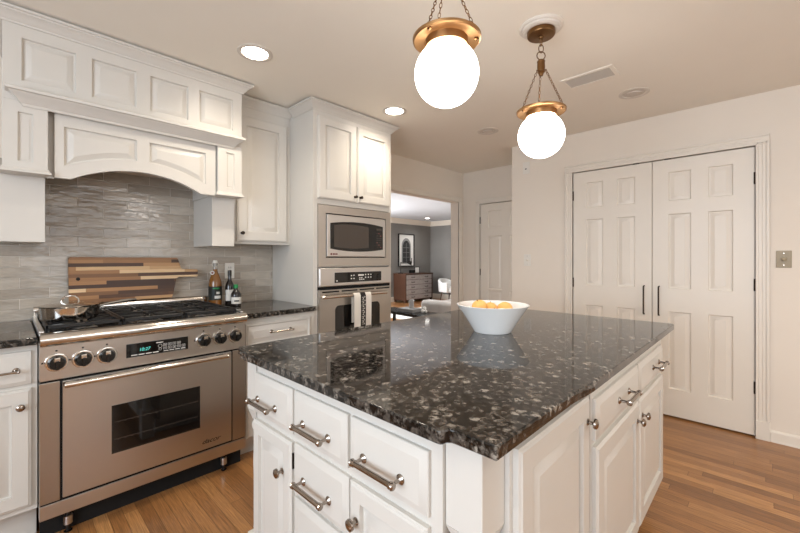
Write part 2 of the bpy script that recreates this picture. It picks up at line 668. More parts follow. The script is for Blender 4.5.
# closet wall with its double-door recess
DY0, DY1, DZ = 0.050, 1.288, 2.049
m = M()
m.box(XR + 0.05, XR + 0.12, -2.4, 1.9, 0, H)
m.box(XR, XR + 0.05, -2.4, DY0, 0, H)
m.box(XR, XR + 0.05, DY1, 1.9, 0, H)
m.box(XR, XR + 0.05, DY0, DY1, DZ, H)
struct('wall_right', m, WALL)
struct('wall_hall_side', M().box(XR + 0.12, 4.44, 1.80, 1.9, 0, H), WALL)
HX = 4.324
HY0, HY1, HZ = 1.94, 2.704, 1.968
m = M()
m.box(HX + 0.05, HX + 0.12, 1.9, YW, 0, H)
m.box(HX, HX + 0.05, HY1, YW, 0, H)
m.box(HX, HX + 0.05, 1.9, HY0, 0, H)
m.box(HX, HX + 0.05, HY0, HY1, HZ, H)
struct('wall_hall_end', m, WALL)
# walls behind the camera; left window, front window added for fill
m = M()
WY0, WY1, WZ0, WZ1 = -1.0, 1.4, 0.85, 2.15
m.box(-2.2, -2.08, -2.4, WY0, 0, H).box(-2.2, -2.08, WY1, YW, 0, H)
m.box(-2.2, -2.08, WY0, WY1, 0, WZ0).box(-2.2, -2.08, WY0, WY1, WZ1, H)
struct('wall_left', m, WALL)
m = M()
m.box(-2.08, 0.2, -2.4, -2.28, 0, H).box(2.2, 3.65, -2.4, -2.28, 0, H)
m.box(0.2, 2.2, -2.4, -2.28, 0, WZ0).box(0.2, 2.2, -2.4, -2.28, WZ1, H)
struct('wall_front', m, WALL)
for k, (a, b, T) in enumerate([(WY0, WY1, lambda p: (-2.14 + p[1], p[0], p[2])), (0.2, 2.2, lambda p: (p[0], -2.34 + p[1], p[2]))]):
    m = M(T)
    for q in (a, (a + b) / 2 - 0.025, b - 0.05):
        m.box(q, q + 0.05, -0.03, 0.03, WZ0, WZ1)
    for z in (WZ0, (WZ0 + WZ1) / 2 - 0.02, WZ1 - 0.05):
        m.box(a, b, -0.025, 0.025, z, z + 0.05)
    wf = struct('window_%d' % (k + 1), m, TRIM)
    obj('pane', M(T).box(a + 0.05, b - 0.05, -0.003, 0.003, WZ0 + 0.05, WZ1 - 0.05), GLASSW, wf)
# room beyond the opening
struct('wall_far_back', M().box(1.9, 9.5, 7.70, 7.82, 0, H), GREY)
struct('wall_far_side', M().box(9.38, 9.5, 3.09, 7.70, 0, H), GREY)
struct('wall_far_left', M().box(1.9, 2.02, 3.09, 7.70, 0, H), GREY)
struct('wall_far_near', M().box(4.5, 9.38, 2.97, 3.09, 0, H), WALL)
cr = [(0, H - 0.145), (0.012, H - 0.145), (0.02, H - 0.12), (0.06, H - 0.05), (0.085, H - 0.03), (0.09, H), (0, H)]
struct('trim_1', M().molding([(2.02, 3.1), (2.02, 7.70), (9.38, 7.70), (9.38, 3.1)], cr), TRIM)
struct('baseboard_far', M().molding([(2.02, 3.1), (2.02, 7.70), (9.38, 7.70), (9.38, 3.1)], [(0, 0), (0.018, 0), (0.018, 0.11), (0.008, 0.14), (0, 0.14)]), TRIM)


def casing(m, a0, a1, out, z0, z1, horiz=False):
    """fluted casing strip, across a0..a1"""
    w_ = a1 - a0
    m.box(a0, a1, 0, out * 0.7, z0, z1) if not horiz else None
    for f0, f1, d in ((0.0, 0.12, 1.0), (0.2, 0.42, 0.85), (0.5, 0.72, 0.9), (0.8, 1.0, 1.15)):
        m.box(a0 + w_ * f0, a0 + w_ * f1, 0, out * d, z0, z1, bev=0.002, seg=1)


# closet casing
m = M(Wf(XR))
cw = 0.070
casing(m, -DY0, -DY0 + cw, 0.018, 0.13, DZ + 0.02)
casing(m, -DY1 - cw, -DY1, 0.018, 0.13, DZ + 0.02)
m.box(-DY0, -DY0 + cw + 0.003, 0, 0.024, 0, 0.13, bev=0.003)
m.box(-DY1 - cw - 0.003, -DY1, 0, 0.024, 0, 0.13, bev=0.003)
for z0, z1, d in ((0, 1, 0.7), (0.0, 0.14, 1.0), (0.22, 0.44, 0.85), (0.52, 0.74, 0.9), (0.82, 1.0, 1.15)):
    m.box(-DY1 - cw, -DY0 + cw, 0, 0.018 * d, DZ + cw * z0, DZ + cw * z1, bev=0.002, seg=1)
struct('trim_2', m, TRIM)
# hall door casing
m = M(Wf(HX))
casing(m, -HY1 - 0.06, -HY1, 0.016, 0, HZ + 0.03)
casing(m, -HY0, -HY0 + 0.04, 0.016, 0, HZ + 0.03)
for z0, z1, d in ((0, 1, 0.7), (0.0, 0.14, 1.0), (0.22, 0.44, 0.85), (0.82, 1.0, 1.15)):
    m.box(-HY1 - 0.06, -HY0 + 0.04, 0, 0.016 * d, HZ + 0.06 * z0, HZ + 0.06 * z1, bev=0.002, seg=1)
struct('trim_3', m, TRIM)
# opening casing
m = M(S(YW))
casing(m, OX1, OX1 + 0.065, 0.016, 0, OZ + 0.02)
casing(m, OX0 - 0.065, OX0, 0.016, 0, OZ + 0.02)
for z0, z1, d in ((0, 1, 0.7), (0.0, 0.14, 1.0), (0.22, 0.44, 0.85), (0.82, 1.0, 1.15)):
    m.box(OX0 - 0.065, OX1 + 0.065, 0, 0.016 * d, OZ + 0.06 * z0, OZ + 0.06 * z1, bev=0.002, seg=1)
struct('trim_4', m, TRIM)
bp_ = [(0, 0), (0.018, 0), (0.018, 0.012), (0.014, 0.02), (0.014, 0.062), (0.010, 0.072), (0.004, 0.078), (0, 0.078)]
struct('baseboard_right', M().molding([(XR, DY0 - cw - 0.004), (XR, -2.28)][::1], [(o, z) for o, z in bp_]), TRIM)
struct('baseboard_hall', M().molding([(XR, 1.9), (XR, DY1 + cw + 0.004)], bp_), TRIM)
struct('baseboard_front', M().molding([(XR, -2.28), (-2.08, -2.28), (-2.08, 2.97)], bp_), TRIM)

DOORP = [(0.006, -0.011), (0.015, -0.012), (0.036, -0.0025), (0.040, -0.002)]


def hinge(T, u, v, parent, h=0.085):
    m = M(T)
    m.box(u - 0.006, u + 0.006, 0.0, 0.004, v - h / 2, v + h / 2)
    p = T((u, 0.006, v - h / 2))
    m2 = M()
    m.T = None
    m.lathe([(0.008, 0), (0.008, h)], p, (0, 0, 1), 8)
    obj('hinge', m, DARKNICK, parent)


def closet_leaf(n, y0, y1, panels, hy, hz, pull_y, catch_y):
    ub = [-y1] + [-p for p in panels] + [-y0]
    vb = [0.012, 0.225, 0.836, 1.016, 1.609, 1.713, 1.942, 2.043]
    cells = {(i, j) for i in (1, 3) for j in (1, 3, 5)}
    d = struct('door_%d' % n, M(Wf(XR)).grid_front(ub, vb, cells, 0.002, DOORP, back=-0.034), TRIM)
    for z in hz:
        hinge(Wf(XR), -hy, z, d)
    m = M()
    X = XR - 0.002
    m.tube([(X, pull_y, 0.80), (X - 0.028, pull_y, 0.803), (X - 0.033, pull_y, 0.812), (X - 0.033, pull_y, 1.02), (X - 0.028, pull_y, 1.029), (X, pull_y, 1.032)], 0.0055, 8)
    obj('pull_handle', m, DARKNICK, d)
    obj('catch', bx(Wf(XR), -catch_y - 0.022, -catch_y + 0.022, -0.03, 0.003, 2.0435, 2.0485), DARKNICK, d)
    return d


closet_leaf(1, 0.667, 1.284, (1.173, 1.032, 0.921, 0.786), 1.286, (1.834, 1.036, 0.28), 0.72, 0.78)
closet_leaf(2, 0.054, 0.663, (0.555, 0.412, 0.310, 0.169), 0.052, (1.821, 1.071, 0.349), 0.617, 0.56)
ub = [-2.70, -2.587, -2.39, -2.28, -2.05, -1.944]
vb = [0.01, 0.225, 0.84, 0.86, 1.545, 1.652, 1.869, 1.962]
d = struct('door_3', M(Wf(HX)).grid_front(ub, vb, {(i, j) for i in (1, 3) for j in (1, 3, 5)}, 0.002, DOORP, back=-0.034), TRIM)
for z in (1.754, 1.075, 0.25):
    hinge(Wf(HX), -2.702, z, d)
m = M().lathe([(0.026, 0), (0.026, 0.006), (0.01, 0.012), (0.01, 0.03), (0.024, 0.04), (0.028, 0.055), (0.018, 0.066), (0.0, 0.068)], (HX - 0.002, 2.0, 0.95), (-1, 0, 0), 16)
obj('door_knob', m, NICKEL, d)

# ------------------------------------------------------------------ cabinet furniture
def slab_prof(t, cham=0.020):
    """drawer front: slab with a wide chamfered edge"""
    return [(0, 0), (0, t - 0.009), (0.002, t - 0.007), (0.004, t - 0.007), (cham, t - 0.0005), (cham + 0.003, t)]


def panel_prof(t, st):
    """raised-panel door"""
    return [(0, 0), (0, t - 0.006), (0.003, t - 0.004), (0.005, t - 0.004), (0.010, t), (st, t), (st + 0.002, t - 0.012), (st + 0.008, t - 0.013),
            (st + 0.010, t - 0.013), (st + 0.036, t - 0.002), (st + 0.039, t - 0.0015)]


def front(name, T, u0, u1, v0, v1, t, prof, parent, mt=None):
    m = M(T)
    m.rect_rings(u0, u1, v0, v1, prof)
    return obj(name, m, mt or CAB, parent)


def knob(T, u, v, d0, parent, r=0.0155, mt=None):
    a = Vector(T((u, d0, v)))
    ax = Vector(T((u, d0 + 1, v))) - a
    m = M().lathe([(0.010, 0), (0.010, 0.002), (0.0055, 0.005), (0.0050, 0.013), (0.008, 0.016), (r * 0.97, 0.019), (r, 0.022), (r * 0.9, 0.026), (r * 0.55, 0.029), (0.002, 0.030)], a, ax, 18)
    return obj('knob', m, mt or NICKEL, parent)


def pull(T, u0, u1, v, d0, parent, r=0.0070, mt=None):
    """bar pull: two rosettes and stems, bar with ringed ends running past them"""
    m = M()
    L = u1 - u0
    for u in (u0 + L * 0.075, u1 - L * 0.075):
        a = Vector(T((u, d0, v)))
        ax = (Vector(T((u, d0 + 1, v))) - a)
        m.lathe([(0.0125, 0), (0.0125, 0.002), (0.008, 0.006), (0.0048, 0.008), (0.0042, 0.030)], a, ax, 14)
    a = Vector(T((u0, d0 + 0.033, v)))
    b = Vector(T((u1, d0 + 0.033, v)))
    ax = (b - a).normalized()
    k = r
    e = 0.012
    m.lathe([(k * 0.5, 0), (k * 1.2, 0.002), (k * 1.45, 0.005), (k * 1.2, 0.008), (k * 0.95, 0.009), (k * 1.3, 0.011), (k * 1.3, 0.014), (k, 0.0155),
             (k, L - 0.0155), (k * 1.3, L - 0.014), (k * 1.3, L - 0.011), (k * 0.95, L - 0.009), (k * 1.2, L - 0.008), (k * 1.45, L - 0.005), (k * 1.2, L - 0.002), (k * 0.5, L)], a, ax, 14)
    return obj('pull_handle', m, mt or NICKEL, parent)


CROWN = [(0, -0.058), (0.007, -0.058), (0.009, -0.050), (0.014, -0.047), (0.020, -0.038), (0.032, -0.024), (0.044, -0.017), (0.046, -0.012), (0.054, -0.010), (0.056, 0.0), (0, 0.0)]


def crown(path, top, parent):
    return obj('crown_moulding', M().molding(path, [(o, top + z) for o, z in CROWN]), CAB, parent)


TOP = H - 0.010
# ---- range hood surround
hood = thing('range_hood', 'white panelled hood surround with arched valance over the steel range', 'range hood', (0.53, 2.75, 1.339))
HL, HR, HF = -0.016, 1.079, 2.493
m = M()
m.box(HL, HR, HF + 0.02, YW - 0.001, 2.0, TOP - 0.003)
m.box(HL, 0.138, HF + 0.02, YW - 0.001, 1.668, 2.0)
m.box(0.926, HR, HF + 0.02, YW - 0.001, 1.668, 2.0)
m.box(0.138, 0.162, HF + 0.05, HF + 0.07, 1.655, 2.0)
m.box(0.90, 0.926, HF + 0.05, HF + 0.07, 1.655, 2.0)
obj('body', m, CAB, hood)
FP = [(0.003, -0.011), (0.009, -0.012), (0.034, -0.001), (0.037, -0.0005)]
m = M(S(HF + 0.02))
m.grid_front([HL, 0.047, 0.241, 0.303, 0.496, 0.560, 0.756, 0.816, 1.020, HR], [1.99, 2.088, 2.287, TOP - 0.004], {(i, 1) for i in (1, 3, 5, 7)}, 0.02, FP)
obj('frieze', m, CAB, hood)
crown([(HL, YW), (HL, HF), (HR, HF), (HR, YW)], TOP, hood)
MP = [(0, 1.968), (0.006, 1.968), (0.010, 1.980), (0.016, 1.984), (0.020, 1.992), (0.034, 2.008), (0.047, 2.016), (0.050, 2.022), (0.062, 2.024), (0.064, 2.036), (0.060, 2.040), (0, 2.040)]
obj('mantel_shelf', M().molding([(0.055, HF + 0.02), (0.055, HF - 0.0005), (1.016, HF - 0.0005), (1.016, HF + 0.02)], MP), CAB, hood)
for a, b, pa, pb in ((HL, 0.138, 0.034, 0.086), (0.926, HR, 0.978, 1.030)):
    m = M(S(HF + 0.02))
    m.grid_front([a, pa, pb, b], [1.675, 1.712, 1.940, 1.99], {(1, 1)}, 0.02, [(0.003, -0.010), (0.010, -0.010), (0.012, -0.008)])
    m.T = None
    m.molding([(a, HF + 0.10), (a, HF), (b, HF), (b, HF + 0.10)], [(0, 1.684), (0.003, 1.682), (0.006, 1.672), (0.012, 1.668), (0.012, 1.660), (0, 1.660)])
    m.box(a, b, HF, HF + 0.10, 1.660, 1.684)
    obj('pilaster', m, CAB, hood)
for a, b in ((HL - 0.02, 0.133), (0.931, 1.075)):
    obj('side_box', M().box(a, b, 2.606, YW - 0.010, 1.339, 1.667, bev=0.002), CAB, hood)
# arched valance
VX0, VX1, VY = 0.162, 0.920, 2.515
VC = (0.22 + 0.834) / 2


def arch(x, base=1.657, rise=0.083, x0=0.222, x1=0.832):
    if x <= x0 or x >= x1:
        return base
    c = (x1 - x0) / 2
    R = (c * c + rise * rise) / (2 * rise)
    return base + math.sqrt(R * R - (x - (x0 + x1) / 2) ** 2) - (R - rise)


def parch(x):
    return max(1.722, arch(x, 1.722 - 0.005, 0.083, 0.20, 0.856) if 0.20 < x < 0.856 else 1.722)


xs = sorted(set([VX0, 0.222, 0.832, VX1, 0.197, 0.502, 0.562, 0.862] + [0.222 + 0.61 * k / 40 for k in range(41)]))
P1, P2 = (0.197, 0.502), (0.562, 0.862)
m = M(S(VY))
for xa, xb in zip(xs[:-1], xs[1:]):
    xm = (xa + xb) / 2
    inp = any(p[0] < xm < p[1] for p in (P1, P2))
    for d, flip in ((0, 0),):
        if inp:
            m.face([m.v((xa, 0, arch(xa))), m.v((xb, 0, arch(xb))), m.v((xb, 0, parch(xb))), m.v((xa, 0, parch(xa)))])
            m.face([m.v((xa, 0, 1.915)), m.v((xb, 0, 1.915)), m.v((xb, 0, 1.99)), m.v((xa, 0, 1.99))])
        else:
            m.face([m.v((xa, 0, arch(xa))), m.v((xb, 0, arch(xb))), m.v((xb, 0, 1.99)), m.v((xa, 0, 1.99))])
    m.face([m.v((xa, 0, arch(xa))), m.v((xb, 0, arch(xb))), m.v((xb, -0.03, arch(xb))), m.v((xa, -0.03, arch(xa)))])
    m.face([m.v((xa, -0.03, arch(xa))), m.v((xb, -0.03, arch(xb))), m.v((xb, -0.03, 1.99)), m.v((xa, -0.03, 1.99))])
val = obj('valance', m, CAB, hood, flat=True)
for a, b in (P1, P2):
    n = 24
    rings = []
    for ins, dep in ((0, 0), (0.003, -0.012), (0.009, -0.013), (0.034, -0.002), (0.038, -0.0015)):
        bot, topl = [], []
        for k in range(n + 1):
            x = a + ins + (b - a - 2 * ins) * k / n
            bot.append((x, dep, parch(x) + ins))
            topl.append((x, dep, 1.915 - ins))
        rings.append(bot + topl[::-1])
    m = M(S(VY))
    R_ = m.loft(rings, cap0=False, cap1=False)
    last = R_[-1]
    for k in range(n):
        m.face([last[k], last[k + 1], last[2 * n - k], last[2 * n + 1 - k]])
    obj('panel', m, CAB, val, angle=25)
m = M().box(0.140, 0.924, HF + 0.075, YW - 0.012, 1.90, 1.93).box(0.20, 0.86, 2.60, 2.90, 1.88, 1.90, bev=0.004)
obj('hood_liner', m, STEEL, hood)

# ---- upper wall cabinet between hood and oven tower
uc = thing('wall_cabinet', 'tall white upper cabinet with one raised-panel door between hood and ovens', 'cabinet', (1.31, 2.82, 1.368))
UF = 2.68
m = M().box(1.081, 1.539, UF, YW - 0.001, 1.372, TOP - 0.003)
m.box(1.081, 1.539, UF + 0.012, YW - 0.010, 1.366, 1.372)
obj('body', m, CAB, uc)
dd = front('door', S(UF), 1.117, 1.505, 1.380, 2.275, 0.02, panel_prof(0.02, 0.068), uc)
knob(S(UF), 1.150, 1.437, 0.02, dd, r=0.013, mt=DARKNICK)
crown([(1.081, UF), (1.539, UF)], TOP, uc)
obj('light_rail', M().box(1.085, 1.536, UF + 0.002, UF + 0.018, 1.360, 1.372, bev=0.002), CAB, uc)

# ---- oven tower
TX0, TX1, TF = 1.541, 2.328, 2.360
tw = thing('oven_cabinet', 'tall white oven cabinet housing the microwave above the wall oven', 'cabinet', (1.935, 2.66, 0))
m = M()
m.box(TX0, TX0 + 0.02, TF, YW - 0.001, 0.0, TOP - 0.003)
m.box(TX1 - 0.02, TX1, TF, YW - 0.001, 0.0, TOP - 0.003)
m.box(TX0 + 0.02, TX1 - 0.02, YW - 0.02, YW - 0.002, 0.0, TOP - 0.004)
m.box(TX0 + 0.02, TX1 - 0.02, TF + 0.001, YW - 0.02, 2.33, TOP - 0.004)
m.box(TX0 + 0.02, TX1 - 0.02, TF + 0.001, YW - 0.02, 1.66, 1.69)
m.box(TX0 + 0.02, TX1 - 0.02, TF + 0.01, YW - 0.02, 1.188, 1.1945)
m.box(TX0 + 0.02, TX1 - 0.02, TF + 0.001, YW - 0.02, 0.36, 0.385)
m.box(TX0 + 0.02, TX1 - 0.02, TF + 0.06, TF + 0.08, 0, 0.10)
m.box(TX0 - 0.001, TX0 + 0.034, TF - 0.002, TF + 0.018, 0.10, TOP - 0.005)
m.box(TX1 - 0.026, TX1 + 0.001, TF - 0.002, TF + 0.018, 0.10, TOP - 0.005)
m.box(TX0 + 0.034, TX1 - 0.026, TF - 0.0018, TF + 0.018, 2.312, TOP - 0.006)
m.box(TX0 + 0.02, TX1 - 0.02, TF + 0.002, TF + 0.022, 1.69, 2.33)
obj('body', m, CAB, tw)
crown([(TX0, UF - 0.050), (TX0, TF), (TX1, TF), (TX1, YW)], TOP, tw)
for a, b, ku in ((1.574, 1.933, 1.910), (1.940, 2.300, 1.966)):
    dd = front('door', S(TF - 0.002), a, b, 1.700, 2.306, 0.02, panel_prof(0.02, 0.060), tw)
    knob(S(TF - 0.002), ku, 1.742, 0.02, dd, r=0.012, mt=DARKNICK)
dd = front('drawer', S(TF - 0.002), 1.576, 2.300, 0.115, 0.352, 0.02, panel_prof(0.02, 0.05), tw)
pull(S(TF - 0.002), 1.86, 2.02, 0.23, 0.02, dd)

# ---- microwave
mw = thing('microwave_oven', 'built-in stainless microwave with wide trim frame above the wall oven', 'microwave', (1.938, 2.56, 1.196))
obj('body', M().box(1.66, 2.23, TF + 0.03, 2.80, 1.262, 1.60), BLACK, mw)
m = M(S(TF - 0.0025))
for p in ((1.573, 2.304, 1.595, 1.652), (1.573, 2.304, 1.196, 1.262), (1.573, 1.636, 1.262, 1.595), (2.248, 2.304, 1.262, 1.595)):
    m.box(p[0], p[1], 0, 0.018, p[2], p[3])
obj('trim_frame', m, STEEL_V, mw)
obj('vent_gap', bx(S(TF - 0.0025), 1.636, 2.248, -0.02, 0.004, 1.262, 1.595), GAP, mw)
md = obj('door', bx(S(TF - 0.0025), 1.643, 2.241, 0.005, 0.022, 1.270, 1.587, bev=0.004), STEEL, mw)


def lens_shape(x0, x1, z0, z1, bow, dd, n=16):
    b_, t_ = [], []
    for k in range(n + 1):
        f = k / n
        x = x0 + (x1 - x0) * f
        q = bow * (1 - (2 * f - 1) ** 2)
        b_.append((x, dd, z0 - q))
        t_.append((x, dd, z1 + q))
    return b_ + t_[::-1]


m = M(S(TF - 0.0025))
m.loft([lens_shape(1.673, 2.211, 1.330, 1.522, 0.020, 0.020), lens_shape(1.673, 2.211, 1.330, 1.522, 0.020, 0.0235), lens_shape(1.676, 2.208, 1.333, 1.519, 0.020, 0.025)])
gw = obj('glass_front', m, BGLASS, md)
m = M(S(TF - 0.0025))
m.loft([lens_shape(1.705, 2.050, 1.345, 1.508, 0.012, 0.0245), lens_shape(1.705, 2.050, 1.345, 1.508, 0.012, 0.0262)])
obj('window', m, SCREEN, gw)
m = M(S(TF - 0.0025))
m.box(2.136, 2.195, 0.0245, 0.0260, 1.488, 1.506)
for j in range(7):
    for i in range(3):
        m.mi = 1 if (j + i) % 5 == 2 else 0
        m.box(2.137 + i * 0.021, 2.149 + i * 0.021, 0.0245, 0.0262, 1.345 + j * 0.019, 1.353 + j * 0.019)
obj('keypad', m, [SCREEN, REDMARK], gw)
m = M(S(TF - 0.0025))
m.loft([[(1.682 + 0.008 * math.cos(t * PI / 6), dz, 1.290 + 0.008 * math.sin(t * PI / 6)) for t in range(12)] for dz in (0.0215, 0.0232)])
for i, ww in enumerate((0.010, 0.008, 0.010, 0.008)):
    m.box(1.695 + i * 0.012, 1.695 + i * 0.012 + ww, 0.0215, 0.0228, 1.284, 1.296)
obj('badge', m, REDMARK, md)

# ---- wall oven
ov = thing('wall_oven', 'stainless wall oven with black control strip below the microwave', 'oven', (1.938, 2.6, 0.386))
obj('body', M().box(1.585, 2.295, TF + 0.024, 2.92, 0.39, 1.183), BLACK, ov)
m = M(S(TF - 0.0025)).box(1.574, 2.305, 0.0, 0.030, 1.046, 1.186, bev=0.008, seg=3)
cp = obj('control_panel', m, STEEL, ov)
m = M(S(TF - 0.0025)).box(1.706, 2.186, 0.0298, 0.0315, 1.072, 1.150, bev=0.0006, seg=1)
dp = obj('display', m, BGLASS, cp)
marks = [(u, u + 0.012, v, v + 0.009) for (u, v) in ((1.860, 1.095), (1.885, 1.095), (1.860, 1.118), (1.885, 1.120), (2.005, 1.100), (2.035, 1.100), (2.062, 1.100), (2.005, 1.122), (2.035, 1.122), (2.062, 1.122), (1.945, 1.085), (1.965, 1.085), (1.985, 1.085), (1.945, 1.098), (1.965, 1.098))]
marks += [(1.935, 1.992, 1.118, 1.130), (1.722, 1.732, 1.082, 1.092)]
for a, b, c, d_ in marks:
    obj('key_mark', bx(S(TF - 0.0025), a, b, 0.031, 0.0322, c, d_), WHITEMARK, dp)
obj('gap_strip', bx(S(TF - 0.0025), 1.576, 2.303, -0.02, 0.012, 1.024, 1.045), GAP, ov)
od = obj('door', bx(S(TF - 0.0025), 1.575, 2.304, 0.0, 0.026, 0.392, 1.023, bev=0.004), STEEL_V, ov)
m = M(S(TF - 0.0025))
for k in range(4):
    m.box(1.597 + k * 0.178, 1.597 + k * 0.178 + 0.155, 0.0255, 0.0270, 1.002, 1.013)
obj('vent_slots', m, GAP, od)


def round_rect(u0, u1, v0, v1, r, dd, n=5):
    out = []
    for cx, cz, a0 in ((u1 - r, v1 - r, 0), (u0 + r, v1 - r, PI / 2), (u0 + r, v0 + r, PI), (u1 - r, v0 + r, 1.5 * PI)):
        for k in range(n + 1):
            a = a0 + PI / 2 * k / n
            out.append((cx + r * math.cos(a), dd, cz + r * math.sin(a)))
    return out


m = M(S(TF - 0.0025))
m.loft([round_rect(1.714, 2.171, 0.56, 0.900, 0.035, 0.0255), round_rect(1.714, 2.171, 0.56, 0.900, 0.035, 0.0275)])
obj('window', m, BGLASS, od)
m = M()
hy = TF - 0.0025 - 0.026
m.tube([(1.578, hy - 0.030, 0.972), (1.62, hy - 0.040, 0.975), (1.76, hy - 0.046, 0.976), (2.04, hy - 0.046, 0.976), (2.18, hy - 0.040, 0.975), (2.222, hy - 0.030, 0.972)], 0.0135, 12)
for x in (1.597, 2.203):
    m.box(x - 0.010, x + 0.010, hy - 0.034, hy + 0.001, 0.964, 0.983, bev=0.003)
obj('handle', m, BRIGHT, od)
# towel over the oven handle
tl = thing('tea_towel', 'white tea towel with black lettered centre band hanging over the oven handle', 'towel', (1.932, hy - 0.046, 0.72))
hc = (hy - 0.046, 0.976)


def towel_strip(x0, x1, zb, mtl, name, off=0.0):
    m = M()
    n = 8
    prof = []
    yo = 0.0145
    for z in [zb + (0.968 - zb) * k / 10 for k in range(11)]:
        prof.append((hc[0] - yo - 0.004 * math.sin((z - zb) * 9) - 0.003, z))
    for k in range(1, 8):
        a = PI - PI * k / 8
        prof.append((hc[0] + yo * math.cos(a), hc[1] + yo * math.sin(a) + 0.0005))
    for z in [0.968 - (0.968 - 0.76) * k / 6 for k in range(7)]:
        prof.append((hc[0] + min(0.0155, yo), z))
    th = 0.0025
    rings = []
    for k in range(n + 1):
        f = k / n
        x = x0 + (x1 - x0) * f
        wv = 0.002 * math.sin(x * 95)
        outer = [(x, y - off + wv * max(0, (0.95 - z)) * 3, z) for y, z in prof]
        inner = []
        for i, (y, z) in enumerate(prof):
            a = Vector(prof[min(i + 1, len(prof) - 1)]) - Vector(prof[max(i - 1, 0)])
            a.normalize()
            nx = Vector((-a.y, a.x)) * -1
            inner.append((x, y - off + nx.x * th * 0.4 + wv * max(0, (0.95 - z)) * 3, z + nx.y * th * 0.4))
        rings.append(outer + inner[::-1])
    m.loft(rings)
    return obj(name, m, mtl, tl, angle=60)


towel_strip(1.846, 1.910, 0.718, CLOTH, 'cloth_panel')
towel_strip(1.962, 2.020, 0.727, CLOTH, 'cloth_panel')
band = towel_strip(1.909, 1.963, 0.727, CLOTHK, 'centre_band')
m = M()
rnd = random.Random(3)
for k in range(15):
    z = 0.742 + k * 0.0150
    ww = 0.010 + 0.010 * rnd.random()
    yb = hc[0] - 0.0145 - 0.004 * math.sin((z - 0.727) * 9) - 0.003 - 0.004
    m.box(1.936 - ww, 1.936 + ww * 0.3, yb - 0.0004, yb + 0.0012, z, z + 0.0035)
    m.box(1.936 - ww * (0.3 if k % 2 else -0.6), 1.941 - ww * (0.3 if k % 2 else -0.6), yb - 0.0004, yb + 0.0012, z, z + 0.010)
obj('lettering', m, CLOTH, band)

# ---- base cabinets and granite either side of the range
def counter(name, label, poly):
    o = obj(name, M().prism(poly, 0.882, 0.915, 0.004), GRAN, None, angle=50)
    return tag(o, label, 'countertop')


counter('countertop', 'short dark granite countertop between the range and the oven cabinet', [(1.012, 2.300), (1.5395, 2.315), (1.5395, YW - 0.009), (1.012, YW - 0.009)])
counter('countertop', 'dark granite countertop left of the range at the photo edge', [(-0.62, 2.282), (0.092, 2.282), (0.092, YW - 0.009), (-0.62, YW - 0.009)])
bc = thing('base_cabinet', 'white base cabinet with long drawer between the range and the ovens', 'cabinet', (1.276, 2.65, 0))
m = M().box(1.014, 1.5395, 2.345, YW - 0.001, 0.105, 0.8815).box(1.014, 1.5395, 2.42, 2.44, 0, 0.105)
obj('body', m, CAB, bc)
dr = front('drawer', S(2.345), 1.034, 1.500, 0.700, 0.845, 0.02, panel_prof(0.02, 0.012), bc)
pull(S(2.345), 1.188, 1.348, 0.780, 0.02, dr, r=0.0048)
for a, b, ku in ((1.034, 1.264, 1.235), (1.270, 1.500, 1.300)):
    dd = front('door', S(2.345), a, b, 0.130, 0.680, 0.02, panel_prof(0.02, 0.05), bc)
    knob(S(2.345), ku, 0.62, 0.02, dd)
bc = thing('base_cabinet', 'white base cabinet with drawer and door at the left photo edge beside the range', 'cabinet', (-0.26, 2.65, 0))
m = M().box(-0.62, 0.0935, 2.332, YW - 0.001, 0.150, 0.8815).box(-0.62, 0.0935, 2.41, 2.43, 0, 0.15)
obj('body', m, CAB, bc)
for a, b in ((-0.60, -0.275), (-0.268, 0.074)):
    dr = front('drawer', S(2.332), a, b, 0.709, 0.853, 0.02, slab_prof(0.02, 0.016), bc)
    pull(S(2.332), (a + b) / 2 + 0.136 - 0.16, (a + b) / 2 + 0.136, 0.776, 0.02, dr, r=0.0048)
    dd = front('door', S(2.332), a, b, 0.176, 0.690, 0.02, panel_prof(0.02, 0.06), bc)
    knob(S(2.332), b - 0.034, 0.618, 0.02, dd)

# ---- the range
rg = thing('gas_range', 'wide stainless gas range with six black knobs below the arched hood', 'range', (0.552, 2.6, 0))
RX0, RX1, RF = 0.0975, 1.0085, 2.28
m = M().box(RX0, RX1, RF + 0.045, YW - 0.012, 0.168, 0.868)
m.box(RX0 + 0.02, RX1 - 0.02, RF + 0.11, YW - 0.05, 0.06, 0.169)
obj('body', m, BLACK, rg)
obj('side_strip', M(S(RF)).box(RX0, 0.1655, -0.05, 0.0, 0.174, 0.708, bev=0.003), STEEL_V, rg)
obj('side_strip', M(S(RF)).box(0.931, RX1, -0.05, 0.0, 0.174, 0.708, bev=0.003), STEEL_V, rg)
cp = obj('control_panel', bx(S(RF), RX0, RX1, -0.05, 0.0, 0.716, 0.875, bev=0.003), STEEL, rg)
m = M()
prof = []
for k in range(9):
    a = -PI / 2 + PI * k / 8
    prof.append((RF - 0.004 - 0.030 * max(0, math.cos(a)), 0.899 + 0.031 * math.sin(a)))
prof += [(RF + 0.04, 0.930), (RF + 0.04, 0.868)]
m.loft([[(x, y, z) for y, z in prof] for x in (RX0 + 0.002, RX1 - 0.002)])
for x in (0.215, 0.305, 0.62, 0.745, 0.84, 0.93):
    m.lathe([(0.004, 0), (0.003, 0.003)], (x, RF - 0.004, 0.874), (0, -0.7, -0.7), 8)
obj('bullnose', m, BRIGHT, rg)
obj('side_rail', M().box(RX0, RX0 + 0.018, RF + 0.03, 2.95, 0.87, 0.934, bev=0.003), STEEL, rg)
obj('side_rail', M().box(RX1 - 0.018, RX1, RF + 0.03, 2.95, 0.87, 0.934, bev=0.003), STEEL, rg)
obj('cooktop_pan', M().box(RX0 + 0.018, RX1 - 0.018, RF + 0.04, 2.90, 0.868, 0.905), BLACK, rg)
m = M()
